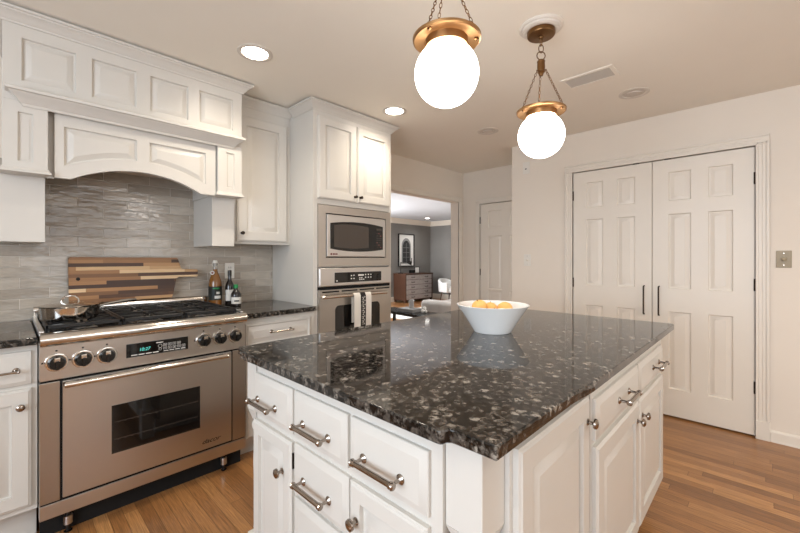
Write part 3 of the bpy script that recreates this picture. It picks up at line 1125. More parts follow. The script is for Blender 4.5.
prof = [(2.952, 0.90), (2.952, 0.982), (2.948, 0.988), (2.915, 0.988), (2.906, 0.982), (2.900, 0.965), (2.900, 0.90)]
m.loft([[(x, y, z) for y, z in prof] for x in (RX0 + 0.004, RX1 - 0.010)])
obj('back_trim', m, BRIGHT, rg)
for x in (0.262, 0.553, 0.844):
    for y in (2.46, 2.75):
        b_ = obj('burner', M().lathe([(0.060, 0.905), (0.060, 0.912), (0.046, 0.918), (0.046, 0.922)], (x, y, 0), (0, 0, 1), 24), STEEL, rg)
        obj('burner_cap', M().lathe([(0.042, 0.922), (0.044, 0.928), (0.038, 0.933), (0.006, 0.935)], (x, y, 0), (0, 0, 1), 24), IRON, b_)
for gx in (0.121, 0.4085, 0.696):
    m = M()
    x0, x1, y0, y1 = gx, gx + 0.281, RF + 0.060, 2.875
    t = 0.011
    z0, z1 = 0.936, 0.953
    for a, b, c, d_ in ((x0, x1, y0, y0 + t), (x0, x1, y1 - t, y1), (x0, x0 + t, y0, y1), (x1 - t, x1, y0, y1), (x0, x1, (y0 + y1) / 2 - t / 2, (y0 + y1) / 2 + t / 2)):
        m.box(a, b, c, d_, z0, z1, bev=0.002, seg=1)
    xm = (x0 + x1) / 2
    for y in (2.46, 2.75):
        m.box(x0, xm - 0.028, y - 0.005, y + 0.005, z0 + 0.002, z1, bev=0.002, seg=1)
        m.box(xm + 0.028, x1, y - 0.005, y + 0.005, z0 + 0.002, z1, bev=0.002, seg=1)
        m.box(xm - 0.005, xm + 0.005, y + 0.028, y + 0.135, z0 + 0.002, z1, bev=0.002, seg=1)
        m.box(xm - 0.005, xm + 0.005, y - 0.115, y - 0.028, z0 + 0.002, z1, bev=0.002, seg=1)
        for sx in (-1, 1):
            for sy in (-1, 1):
                p, q = Vector((xm + sx * 0.024, y + sy * 0.024, z1 - 0.006)), Vector((xm + sx * 0.125, y + sy * 0.105, z1 - 0.006))
                m.tube([p, q], 0.005, 6)
    for x in (x0 + 0.006, x1 - 0.006):
        for y in (y0 + 0.006, y1 - 0.006):
            m.box(x - 0.006, x + 0.006, y - 0.006, y + 0.006, 0.905, 0.937)
    obj('grate', m, IRON, rg)
for x, z in ((0.154, 0.794), (0.245, 0.793), (0.334, 0.793), (0.770, 0.797), (0.858, 0.797), (0.945, 0.798)):
    kb = obj('knob', M().lathe([(0.034, 0.006), (0.032, 0.012), (0.029, 0.030), (0.026, 0.036), (0.004, 0.037)], (x, RF, z), (0, -1, 0), 28), BLACK, rg)
    obj('bezel', M().lathe([(0.040, 0), (0.041, 0.004), (0.039, 0.009), (0.034, 0.010)], (x, RF, z), (0, -1, 0), 28), BRIGHT, kb)
    m = M().box(x - 0.006, x + 0.006, RF - 0.046, RF - 0.034, z - 0.027, z + 0.012, bev=0.002)
    obj('grip', m, BLACK, kb)
    m = M().box(x - 0.010, x + 0.010, RF - 0.0405, RF - 0.034, z + 0.008, z + 0.026, bev=0.002)
    obj('pointer', m, BRIGHT, kb)
    for px_, pz_ in ((-0.004, 0.048), (-0.050, 0.0)):
        obj('dial_mark', M().box(x + px_, x + px_ + 0.007, RF - 0.0008, RF, z + pz_, z + pz_ + 0.007), BLACK, kb)
ds = obj('display', bx(S(RF), 0.410, 0.689, -0.002, 0.0018, 0.763, 0.831), BGLASS, cp)
m = M().text('10:27', 0.022, lambda p: (0.462 + p.x, RF - 0.0022 - p.z, 0.789 + p.y), 0.0003, 0.2)
obj('clock_digits', m, TEAL, ds)
for k in range(4):
    obj('indicator_bar', bx(S(RF), 0.430 + k * 0.031, 0.456 + k * 0.031, 0.0016, 0.0024, 0.770, 0.775), WHITEMARK, ds)
    obj('indicator_bar', bx(S(RF), 0.572 + k * 0.027, 0.594 + k * 0.027, 0.0016, 0.0024, 0.770, 0.774), WHITEMARK, ds)
for i in range(5):
    for j in range(2):
        if j == 1 and i == 4:
            continue
        u, v = 0.570 + i * 0.022, 0.780 + j * 0.018
        m = M(S(RF))
        m.loft([[(u + a, 0.0016 + e, v + b) for a, b in ((0, 0), (0.016, 0), (0.016, 0.013), (0, 0.013))] for e in (0, 0.0006)], True, False)
        m.rect_rings(u, u + 0.016, v, v + 0.013, [(0, 0.0022), (0.0013, 0.0022), (0.0013, 0.0018)], cap0=False)
        m.mi = 1
        m.box(u + 0.0013, u + 0.0147, 0.0018, 0.0020, v + 0.0013, v + 0.0117)
        m.mi = 0
        m.box(u + 0.005, u + 0.011, 0.0019, 0.0023, v + 0.005, v + 0.008)
        obj('key', m, [WHITEMARK, BGLASS], ds)
obj('printed_line', bx(S(RF), 0.538, 0.570, 0.0016, 0.0024, 0.817, 0.822), WHITEMARK, ds)
obj('dial_ring', M().torus((0.556, RF - 0.002, 0.801), 0.009, 0.0008, (0, 1, 0), 18, 5), WHITEMARK, ds)
obj('dial_ring', M().torus((0.556, RF - 0.002, 0.785), 0.006, 0.0008, (0, 1, 0), 18, 5), WHITEMARK, ds)
obj('gap_strip', bx(S(RF), RX0 + 0.004, RX1 - 0.004, -0.05, -0.006, 0.168, 0.716), GAP, rg)
odr = obj('oven_door', bx(S(RF), 0.1735, 0.9235, -0.045, 0.004, 0.180, 0.706, bev=0.003), STEEL, rg)
m = M(S(RF))
m.rect_rings(0.351, 0.749, 0.312, 0.545, [(0, 0.003), (0, 0.0065), (0.005, 0.0065), (0.0065, 0.005), (0.008, 0.005)])
wn_ = obj('window', m, BGLASS, odr)
m = M(S(RF))
for z in (0.378, 0.462):
    m.box(0.362, 0.738, 0.0046, 0.0054, z, z + 0.0022)
    for k in range(14):
        m.box(0.375 + k * 0.0265, 0.385 + k * 0.0265, 0.0046, 0.0053, z - 0.004, z - 0.002)
obj('rack_lines', m, SCREEN, wn_)
m = M()
m.tube([(0.178, RF - 0.052, 0.698), (0.884, RF - 0.052, 0.698)], 0.0135, 14)
for x in (0.205, 0.862):
    m.box(x - 0.030, x + 0.030, RF - 0.060, RF - 0.003, 0.684, 0.704, bev=0.006)
obj('handle', m, BRIGHT, odr)
m = M().text('dacor', 0.040, lambda p: (0.757 + p.x * 1.05, RF - 0.0045 - p.z, 0.213 + p.y * 0.85), 0.0006, 0.45)
obj('badge', m, BLACK, odr)
obj('kick_panel', bx(S(RF), RX0, RX1, -0.05, 0.0, 0.104, 0.168, bev=0.003), STEEL, rg)
for x in (0.196, 0.895):
    ft = obj('foot', M().lathe([(0.014, 0), (0.016, 0.003), (0.010, 0.006), (0.010, 0.104)], (x, RF + 0.040, 0), (0, 0, 1), 14), BLACK, rg)
    obj('collar', M().lathe([(0.0105, 0.034), (0.017, 0.036), (0.017, 0.074), (0.0105, 0.076)], (x, RF + 0.040, 0), (0, 0, 1), 14), STEEL, ft)
obj('toe_plate', M().box(RX0 + 0.004, RX1 - 0.004, RF + 0.064, RF + 0.074, 0.0, 0.166), GAP, rg)

# ---- on the range
pn = thing('saute_pan', 'lidded stainless saute pan on the left burners of the range', 'pan', (0.215, 2.53, 0.953))
PX, PY, PZ = 0.222, 2.53, 0.9535
obj('pan_body', M().lathe([(0.095, 0), (0.108, 0.003), (0.115, 0.014), (0.117, 0.062), (0.120, 0.067), (0.114, 0.067), (0.110, 0.016), (0.09, 0.006)], (PX, PY, PZ), (0, 0, 1), 40), BRIGHT, pn)
ld = obj('lid', M().lathe([(0.120, 0.0675), (0.121, 0.071), (0.112, 0.073), (0.08, 0.080), (0.04, 0.085), (0.0, 0.087)], (PX, PY, PZ), (0, 0, 1), 40), BRIGHT, pn)
m = M().tube([(PX - 0.032, PY + 0.01, PZ + 0.083), (PX - 0.030, PY + 0.01, PZ + 0.100), (PX - 0.018, PY, PZ + 0.113), (PX, PY, PZ + 0.116), (PX + 0.018, PY, PZ + 0.113), (PX + 0.030, PY - 0.01, PZ + 0.100), (PX + 0.032, PY - 0.01, PZ + 0.083)], 0.0045, 8)
obj('lid_handle', m, BRIGHT, ld)
m = M().tube([(PX + 0.112, PY + 0.02, PZ + 0.052), (PX + 0.15, PY + 0.05, PZ + 0.058), (PX + 0.24, PY + 0.12, PZ + 0.062), (PX + 0.31, PY + 0.175, PZ + 0.060)], 0.008, 10, rr=[0.006, 0.007, 0.010, 0.008])
obj('pan_handle', m, BRIGHT, pn)

# cutting board leaning on the tiles
def bpoly():
    out = [(0.249, 0.992), (0.779, 0.992), (0.787, 1.02), (0.806, 1.118), (0.822, 1.130), (0.935, 1.128), (0.944, 1.135), (0.944, 1.172), (0.936, 1.180), (0.850, 1.184), (0.836, 1.190), (0.820, 1.252), (0.806, 1.262), (0.256, 1.266), (0.247, 1.258)]
    return out


m = M()
tiltf = lambda x, d, z: (x, 2.936 - d - (1.266 - z) * 0.06 + 0.02 * 0, z)
pl_ = bpoly()
m.loft([[tiltf(x, 0.0, z) for x, z in pl_], [tiltf(x, 0.018, z) for x, z in pl_], [tiltf(x, 0.020, z) for x, z in inset_poly(pl_, 0.002)]])
brd = tag(obj('cutting_board', m, ACACIA, None), 'striped acacia cutting board with paddle handle leaning on the grey tiles', 'cutting board')
m = M()
m.loft([[tiltf(0.290 + 0.010 * math.cos(k * PI / 8), dd, 1.136 + 0.010 * math.sin(k * PI / 8)) for k in range(16)] for dd in (0.0190, 0.0206)])
obj('hanging_hole', m, GAP, brd)

# bottles behind the range at the right
def bottle(name, label, x, y, prof, mats_rings, r):
    t = thing(name, label, 'bottle', (x, y, 0.915), 'bottles beside the range')
    return t


BX, BY = 1.040, 2.850
b1 = thing('bottle', 'tall amber swing-top bottle with black label, left of the three bottles', 'bottle', (BX, BY, 0.9155), 'bottles beside the range')
z0 = 0.9155
obj('glass_body', M().lathe([(0.040, 0), (0.044, 0.004), (0.044, 0.165), (0.040, 0.185), (0.026, 0.225), (0.016, 0.250), (0.0145, 0.270)], (BX, BY, z0), (0, 0, 1), 28), AMBER, b1)
obj('neck', M().lathe([(0.0150, 0.262), (0.0148, 0.290), (0.018, 0.293), (0.018, 0.305), (0.012, 0.308)], (BX, BY, z0), (0, 0, 1), 20), CLEAR, b1)
m = M().lathe([(0.011, 0.306), (0.015, 0.310), (0.015, 0.322), (0.010, 0.328)], (BX, BY, z0), (0, 0, 1), 18)
m.tube([(BX - 0.018, BY, z0 + 0.285), (BX - 0.021, BY, z0 + 0.305), (BX - 0.012, BY, z0 + 0.322), (BX + 0.012, BY, z0 + 0.322), (BX + 0.021, BY, z0 + 0.305), (BX + 0.018, BY, z0 + 0.285)], 0.0014, 6)
obj('stopper', m, PLATEW, b1)


def wrap(cx, cy, r, z0_, z1_, a0, a1, mt, parent, name='label', n=14):
    m = M()
    rings = []
    for k in range(n + 1):
        a = math.radians(a0 + (a1 - a0) * k / n)
        c, s = math.cos(a), math.sin(a)
        rings.append([(cx + r * c, cy + r * s, z0_), (cx + (r + 0.0008) * c, cy + (r + 0.0008) * s, z0_), (cx + (r + 0.0008) * c, cy + (r + 0.0008) * s, z1_), (cx + r * c, cy + r * s, z1_)])
    m.loft(rings)
    return obj(name, m, mt, parent)


lb = wrap(BX, BY, 0.0441, z0 + 0.045, z0 + 0.142, -190, -20, LABELK, b1)
wrap(BX, BY, 0.0449, z0 + 0.056, z0 + 0.076, -115, -60, LABELW, lb, 'print')
wrap(BX, BY, 0.0449, z0 + 0.088, z0 + 0.104, -100, -72, LABELW, lb, 'print')
wrap(BX, BY, 0.0449, z0 + 0.124, z0 + 0.133, -130, -75, GREENCAP, lb, 'print')
m = M().lathe([(0.014, 0), (0.014, 0.003), (0.002, 0.0035)], (BX - 0.026, BY - 0.020, z0 + 0.238), (-0.5, -0.8, 0.3), 18)
tg = obj('hang_tag', m, LABELW, b1)
m = M().lathe([(0.008, 0.0033), (0.008, 0.0042)], (BX - 0.026, BY - 0.020, z0 + 0.238), (-0.5, -0.8, 0.3), 14)
obj('tag_print', m, REDMARK, tg)
CX, CY = 1.128, 2.815
b2 = thing('bottle', 'slim dark bottle with long black neck standing in the middle of the three', 'bottle', (CX, CY, 0.9155), 'bottles beside the range')
obj('glass_body', M().lathe([(0.028, 0), (0.031, 0.004), (0.031, 0.135), (0.027, 0.155), (0.015, 0.180), (0.0125, 0.195), (0.012, 0.215)], (CX, CY, z0), (0, 0, 1), 24), DARKGL, b2)
obj('cap', M().lathe([(0.0135, 0.213), (0.0135, 0.253), (0.010, 0.256)], (CX, CY, z0), (0, 0, 1), 18), BLACK, b2)
wrap(CX, CY, 0.0311, z0 + 0.035, z0 + 0.115, -170, -60, LABELW, b2)
DX, DY = 1.142, 2.740
b3 = thing('bottle', 'short dark bottle with green cap and white label, front of the three', 'bottle', (DX, DY, 0.9155), 'bottles beside the range')
obj('glass_body', M().lathe([(0.031, 0), (0.035, 0.004), (0.035, 0.078), (0.032, 0.092), (0.017, 0.112), (0.0125, 0.120), (0.0125, 0.132)], (DX, DY, z0), (0, 0, 1), 24), DARKGL, b3)
obj('cap', M().lathe([(0.0145, 0.128), (0.0150, 0.130), (0.0150, 0.152), (0.012, 0.155)], (DX, DY, z0), (0, 0, 1), 18), GREENCAP, b3)
lb = wrap(DX, DY, 0.0351, z0 + 0.018, z0 + 0.066, -170, -35, LABELW, b3)
wrap(DX, DY, 0.0359, z0 + 0.034, z0 + 0.044, -130, -75, LABELK, lb, 'print')


def plate(name, label, cat, T, u0, u1, v0, v1, mt, kind):
    t = obj(name, M(T).box(u0, u1, 0, 0.006, v0, v1, bev=0.0025), mt, None)
    tag(t, label, cat)
    uc_, vc_ = (u0 + u1) / 2, (v0 + v1) / 2
    if kind == 'outlet':
        for dv in (-0.024, 0.024):
            s_ = obj('socket', M(T).box(uc_ - 0.016, uc_ + 0.016, 0.005, 0.0075, vc_ + dv - 0.016, vc_ + dv + 0.016, bev=0.001), mt, t)
            obj('slots', M(T).box(uc_ - 0.009, uc_ - 0.006, 0.007, 0.0079, vc_ + dv - 0.006, vc_ + dv + 0.007).box(uc_ + 0.006, uc_ + 0.009, 0.007, 0.0079, vc_ + dv - 0.006, vc_ + dv + 0.007), GAP, s_)
    elif kind == 'dimmer':
        a = Vector(T((uc_, 0.005, vc_)))
        ax = Vector(T((uc_, 1.005, vc_))) - a
        obj('dial', M().lathe([(0.014, 0), (0.013, 0.014), (0.010, 0.016), (0, 0.0165)], a, ax, 18), mt, t)
        m = M()
        for dv in (-0.04, 0.04):
            m.lathe([(0.003, 0), (0.003, 0.002)], T((uc_, 0.0055, vc_ + dv)), ax, 8)
        obj('screws', m, NICKEL, t)
    elif kind == 'jack':
        obj('port', M(T).box(uc_ - 0.011, uc_ + 0.005, 0.0055, 0.0068, vc_ - 0.016, vc_ - 0.006), GAP, t)
    return t


plate('wall_outlet', 'white wall outlet on the grey tiles behind the bottles', 'outlet', S(YW - 0.008), 1.150, 1.221, 1.104, 1.222, PLATEW, 'outlet')
plate('dimmer_switch', 'white dimmer switch plate on the wall left of the closet doors', 'switch', Wf(XR), -1.768, -1.694, 1.180, 1.298, PLATEW, 'dimmer')
plate('cable_plate', 'white cable outlet plate high on the wall near the wall corner', 'outlet', Wf(XR), -1.779, -1.706, 2.112, 2.230, PLATEW, 'jack')
plate('dimmer_switch', 'square beige metal switch plate right of the closet doors', 'switch', Wf(XR), 0.052, 0.127, 1.194, 1.310, PLATEB, 'dimmer')

# ------------------------------------------------------------------ island
isl = thing('kitchen_island', 'large white kitchen island with drawers and doors under the granite top', 'kitchen island', (1.5, 0.92, 0))
m = M()
m.box(0.757, 2.295, 0.412, 1.440, 0.10, 0.8845)
m.box(0.670, 0.757, 0.505, 1.365, 0.10, 0.8845)
m.box(0.742, 2.23, 0.475, 1.38, 0.0, 0.10)
obj('body', m, CAB, isl)
m = M()
m.box(0.650, 0.672, 0.4995, 1.368, 0.155, 0.8845)            # frame facing the range side
m.box(0.7515, 1.2250, 0.397, 0.414, 0.155, 0.8845)           # near frame
m.box(1.2330, 2.312, 0.384, 0.414, 0.155, 0.8845)           # frame of the deeper section
obj('face_frame', m, CAB, isl)


def post(cx, cy, half):
    m = M()
    m.box(cx - half, cx + half, cy - half, cy + half, 0.683, 0.8845, bev=0.0015, seg=1)
    n = 4
    rings = []
    h = half
    for sc, z in ((1.0, 0.6832), (0.62, 0.640)):
        rings.append([(cx - h * sc, cy - h * sc, z), (cx + h * sc, cy - h * sc, z), (cx + h * sc, cy + h * sc, z), (cx - h * sc, cy + h * sc, z)])
    m.loft(rings)
    m.lathe([(h * 0.62, 0.67), (h * 0.60, 0.640), (h * 0.80, 0.630), (h * 0.86, 0.618), (h * 0.80, 0.606), (h * 0.60, 0.598), (h * 0.56, 0.58), (h * 0.70, 0.54), (h * 0.74, 0.48),
             (h * 0.66, 0.36), (h * 0.52, 0.26), (h * 0.66, 0.24), (h * 0.72, 0.225), (h * 0.66, 0.21), (h * 0.6, 0.20)], (cx, cy, 0), (0, 0, 1), 28)
    m.box(cx - h, cx + h, cy - h, cy + h, 0.0, 0.20, bev=0.003)
    return obj('corner_post', m, CAB, isl, angle=28)


post(0.705, 0.4535, 0.0455)
post(0.683, 1.410, 0.036)
LF = Wf(0.650)


def isl_drawer(T, u0, u1, v0, v1, t=0.018, L=0.155, du=0.0, dv=-0.015):
    dr = front('drawer', T, u0, u1, v0, v1, t, slab_prof(t), isl)
    c = (u0 + u1) / 2 + du
    pull(T, c - L / 2, c + L / 2, (v0 + v1) / 2 + dv, t, dr)
    return dr


R0, R1 = 0.690, 0.836
isl_drawer(LF, -1.366, -1.100, R0, R1, du=-0.030, L=0.150)
isl_drawer(LF, -1.088, -0.814, R0, R1, du=-0.008)
isl_drawer(LF, -0.800, -0.531, R0, R1, du=-0.008)
for v0, v1 in ((0.508, 0.668), (0.336, 0.496), (0.164, 0.324)):
    isl_drawer(LF, -1.088, -0.808, v0, v1, du=-0.008)
dd = front('door', LF, -1.370, -1.100, 0.160, 0.664, 0.018, panel_prof(0.018, 0.045), isl)
knob(LF, -1.150, 0.556, 0.018, dd)
obj('hinge', bx(LF, -1.102, -1.095, 0, 0.012, 0.58, 0.63), DARKNICK, dd)
dd = front('door', LF, -0.800, -0.531, 0.160, 0.668, 0.018, panel_prof(0.018, 0.045), isl)
knob(LF, -0.768, 0.574, 0.018, dd)
RA = S(0.397)
dd = front('door', RA, 0.766, 1.216, 0.160, 0.846, 0.019, panel_prof(0.019, 0.060), isl)
knob(RA, 1.190, 0.776, 0.019, dd)
obj('gap_strip', M().box(1.2250, 1.2330, 0.400, 0.414, 0.155, 0.8845), GAP, isl)
RB = S(0.384)
isl_drawer(RB, 1.246, 1.772, 0.700, 0.828, 0.018, 0.150, du=0.030, dv=0.002)
isl_drawer(RB, 1.786, 2.270, 0.700, 0.828, 0.018, 0.150, du=0.06, dv=0.002)
dd = front('door', RB, 1.246, 1.772, 0.160, 0.682, 0.018, panel_prof(0.018, 0.060), isl)
knob(RB, 1.738, 0.612, 0.018, dd)
dd = front('door', RB, 1.786, 2.270, 0.160, 0.682, 0.018, panel_prof(0.018, 0.060), isl)
knob(RB, 1.822, 0.612, 0.018, dd)

poly = [(0.626, 0.353), (0.98, 0.353)]
for k in range(1, 9):
    f = k / 8
    poly.append((0.98 + 0.17 * f, 0.353 - 0.010 * (3 * f * f - 2 * f ** 3)))
poly += [(2.41, 0.343), (2.425, 0.348), (2.430, 0.36), (2.438, 1.465), (2.430, 1.475), (0.626, 1.475), (0.622, 1.471), (0.622, 1.420)]
poly += [(0.618, 1.412), (0.604, 1.408), (0.600, 1.400), (0.598, 0.478), (0.600, 0.468), (0.606, 0.463), (0.616, 0.462), (0.621, 0.456), (0.622, 0.446), (0.622, 0.357)]
o = obj('countertop', M().prism(poly, 0.885, 0.915, 0.004), GRAN, None, angle=50)
tag(o, 'large glossy dark granite island top with pale flecks under the white bowl', 'countertop')

# bowl with fruit
bwx, bwy = 1.585, 0.925
bw = obj('serving_bowl', M().lathe([(0.083, 0.9155), (0.086, 0.918), (0.112, 0.962), (0.140, 1.005), (0.160, 1.034), (0.1665, 1.042), (0.164, 1.0435), (0.155, 1.034), (0.130, 0.998), (0.100, 0.950), (0.070, 0.929), (0.0, 0.926)], (bwx, bwy, 0), (0, 0, 1), 56), CERAMIC, None)
tag(bw, 'white ceramic bowl of peach coloured fruit on the island top', 'bowl')


def fruit(x, y, z, r, label, sq=0.92, tilt=0.3):
    t = obj('peach', M().lathe([(r * math.sin(PI * k / 14) * (1.0 if k else 1), -r * sq * math.cos(PI * k / 14) - (0.004 if k == 14 else 0)) for k in range(15)], (x, y, z), (math.sin(tilt), 0.1, math.cos(tilt)), 22), FRUIT, None)
    tag(t, label, 'fruit', 'peaches in the white bowl')
    ax = Vector((math.sin(tilt), 0.1, math.cos(tilt))).normalized()
    p = Vector((x, y, z)) + ax * (r * sq - 0.003)
    obj('stem', M().tube([p, p + ax * 0.006], 0.0022, 6), LEAF, t)


ru, rv = Vector((0.694, -0.7198)), Vector((0.7198, 0.694))     # screen-right and depth directions in plan


def fpos(r_, f_, low=False):
    p = Vector((bwx, bwy)) + (ru * r_ + rv * f_) * (0.84 if low else 1.0)
    return p.x, p.y


for r_, f_, z, rad, lab, tl_ in ((-0.062, -0.006, 1.031, 0.036, 'peach coloured fruit highest and leftmost in the bowl', -0.4),
                                 (-0.004, 0.022, 1.018, 0.034, 'peach coloured fruit in the middle of the bowl, behind', 0.2),
                                 (0.062, 0.010, 1.018, 0.037, 'round peach coloured fruit at the right of the bowl', 0.5),
                                 (-0.002, -0.048, 0.998, 0.034, 'peach coloured fruit in the middle of the bowl, nearest the rim', 0.1)):
    fruit(*fpos(r_, f_), z, rad, lab, tilt=tl_)
for r_, f_, z, rad, lab in ((-0.040, 0.050, 0.968, 0.034, 'peach coloured fruit low in the bowl under the left one'), (0.045, 0.055, 0.966, 0.033, 'peach coloured fruit low in the bowl under the right one'), (0.055, -0.055, 0.972, 0.030, 'peach coloured fruit low in the bowl at its near right')):
    fruit(*fpos(r_, f_, True), z, rad, lab)

# ------------------------------------------------------------------ ceiling fixtures
def chain(m, a, b, ll=0.0155, r=0.0016):
    a, b = Vector(a), Vector(b)
    d = (b - a)
    n = max(2, int(d.length / ll))
    dn = d.normalized()
    s1 = dn.orthogonal().normalized()
    s2 = dn.cross(s1)
    for k in range(n):
        c = a + d * ((k + 0.5) / n)
        m.torus(c, 0.0046, r, s1 if k % 2 else s2, 10, 5, sx=2.0, sdir=dn)


def pendant(label, x, y, cz, seed_angle):
    p = thing('pendant_light', label, 'pendant light', (x, y, H), 'globe pendants over the island')
    R = 0.1105
    obj('ceiling_medallion', M().lathe([(0.104, 0), (0.104, -0.006), (0.098, -0.012), (0.092, -0.013), (0.089, -0.020), (0.080, -0.024), (0.076, -0.024), (0.0, -0.024)], (x, y, H), (0, 0, 1), 44), PLASTER, p)
    obj('canopy', M().lathe([(0.066, -0.0245), (0.067, -0.040), (0.064, -0.046), (0.030, -0.050), (0.012, -0.052), (0.010, -0.060), (0.0, -0.060)], (x, y, H), (0, 0, 1), 36), BRASSD, p)
    zr = cz + R + 0.012            # rim height
    zh = zr + 0.185                # hub bottom
    m = M()
    zhub = zh + 0.072
    m.torus((x, y, zhub + 0.018), 0.0205, 0.0026, (0.7198, 0.694, 0.0), 24, 6)
    ztop = H - 0.058
    zl = zhub + 0.036
    nl = max(1, round((ztop - zl) / 0.030))
    for k in range(nl):
        zc = zl + (ztop - zl) * (k + 0.5) / nl
        hh = (ztop - zl) / nl / 2 + 0.004
        m.torus((x, y, zc), hh / 1.8, 0.0024, (0.7, -0.7, 0) if k % 2 else (0.7, 0.7, 0), 18, 6, sx=1.8, sdir=(0, 0, 1))
    obj('hanging_links', m, BRASSD, p)
    hub = obj('hub', M().lathe([(0.003, 0.074), (0.009, 0.070), (0.017, 0.066), (0.020, 0.060), (0.018, 0.055), (0.019, 0.030), (0.016, 0.012), (0.019, 0.008), (0.012, 0.0), (0.009, -0.010), (0.0, -0.012)], (x, y, zh), (0, 0, 1), 24), BRASSD, p)
    m = M()
    rim = obj('rim', M().lathe([(0.072, -0.030), (0.074, -0.006), (0.090, -0.004), (0.112, -0.010), (0.117, -0.007), (0.118, 0.000), (0.113, 0.004), (0.090, 0.010), (0.060, 0.012), (0.058, 0.010), (0.068, 0.002), (0.068, -0.030)], (x, y, zr), (0, 0, 1), 52), BRASS, p)
    for k in range(3):
        a = seed_angle + k * 2 * PI / 3
        c, s = math.cos(a), math.sin(a)
        m = M()
        chain(m, (x + 0.024 * c, y + 0.024 * s, zh + 0.010), (x + 0.104 * c, y + 0.104 * s, zr + 0.008))
        obj('chain', m, BRASSD, p)
        m = M().lathe([(0.0075, 0), (0.0075, 0.004), (0.003, 0.007)], (x + 0.101 * c, y + 0.101 * s, zr - 0.008), (0, 0, -1), 12)
        m.lathe([(0.006, 0), (0.006, 0.004), (0.003, 0.006)], (x + 0.104 * c, y + 0.104 * s, zr + 0.004), (0, 0, 1), 10)
        obj('bolt', m, BRASSD, rim)
        m = M().tube([(x + 0.014 * c, y + 0.014 * s, zh + 0.012), (x + 0.027 * c, y + 0.027 * s, zh + 0.013)], 0.003, 8)
        obj('hook', m, BRASSD, hub)
    n = 20
    prof = [(0.066, zr - 0.022)]
    for k in range(n + 1):
        a = math.radians(38) + (PI - math.radians(38)) * k / n
        prof.append((max(0.0005, R * math.sin(a)), cz + R * math.cos(a)))
    obj('globe', M().lathe(prof, (x, y, 0), (0, 0, 1), 48), GLOBE, p, angle=80)
    return p


# screen-left for one of the three chains
ang0 = math.atan2(0.7198, -0.694)
pendant('globe pendant on brass chains nearer the range, left of the two', 1.058, 0.796, 1.897, ang0 - math.radians(10) + PI)
pendant('globe pendant on brass chains nearer the closet doors, right of the two', 1.845, 0.804, 1.869, ang0 + 0.30)


def downlight(label, x, y, lit, power=0, r=0.072, far=False):
    t = thing('recessed_light', label, 'recessed light', (x, y, H), 'recessed ceiling lights')
    obj('trim_ring', M().lathe([(r + 0.022, 0), (r + 0.022, -0.003), (r + 0.016, -0.006), (r, -0.005), (r - 0.004, -0.001), (r - 0.004, 0)], (x, y, H), (0, 0, 1), 40, cap=False), PLASTER, t)
    if lit:
        obj('lens', M().lathe([(r - 0.004, -0.001), (r - 0.006, -0.0035), (0.02, -0.005), (0, -0.005)], (x, y, H), (0, 0, 1), 36), LENSF if far else LENS, t)
        d_ = bpy.data.lights.new('lamp', 'SPOT')
        d_.energy = power
        d_.spot_size = math.radians(150)
        d_.spot_blend = 1.0
        d_.shadow_soft_size = 0.05
        d_.color = WARM if not far else (1, 0.97, 0.93)
        lo = bpy.data.objects.new('lamp', d_)
        COL.objects.link(lo)
        lo.parent = t
        lo.location = (0, 0, -0.02)
    else:
        obj('lens', M().lathe([(r - 0.004, -0.001), (r * 0.62, -0.0025), (r * 0.6, -0.008), (r * 0.3, -0.010), (0, -0.010)], (x, y, H), (0, 0, 1), 36), LENSOFF, t)
    return t


downlight('lit recessed ceiling light in front of the hood', 0.966, 2.061, True, DOWN_W)
downlight('lit recessed ceiling light in front of the oven cabinet', 2.104, 2.089, True, DOWN_W)
downlight('unlit recessed ceiling light near the hall corner', 3.023, 1.809, False)
downlight('unlit recessed ceiling light beside the vent near the closet doors', 3.034, 0.660, False)
# unseen fill lights added behind the camera, built like the other downlights
downlight('added unseen ceiling fill light behind the camera, left of the room', -0.6, 0.3, True, 14)
downlight('added unseen ceiling fill light behind the camera, in the middle of the room', 0.8, -1.1, True, 20)
downlight('added unseen ceiling fill light behind the camera, right of the room', 2.4, -1.1, True, 42)
downlight('lit recessed ceiling light in the grey room beyond the opening', 8.45, 7.05, True, 20, far=True)

vt = thing('ceiling_vent', 'grey louvred ceiling vent between the globe pendant and the closet', 'vent', (2.575, 0.81, H))
m = M()
vx0, vx1, vy0, vy1 = 2.490, 2.663, 0.655, 0.962
for a, b, c, d_ in ((vx0, vx1, vy0, vy0 + 0.022), (vx0, vx1, vy1 - 0.022, vy1), (vx0, vx0 + 0.022, vy0 + 0.022, vy1 - 0.022), (vx1 - 0.022, vx1, vy0 + 0.022, vy1 - 0.022)):
    m.box(a, b, c, d_, H - 0.006, H - 0.0002, bev=0.001, seg=1)
obj('frame', m, CEIL, vt)
m = M().box(vx0 + 0.022, vx1 - 0.022, vy0 + 0.022, vy1 - 0.022, H - 0.0015, H - 0.0003)
k = vx0 + 0.026
while k < vx1 - 0.026:
    m.box(k, k + 0.003, vy0 + 0.022, vy1 - 0.022, H - 0.005, H - 0.001)
    k += 0.0075
obj('grille', m, VENTG, vt)

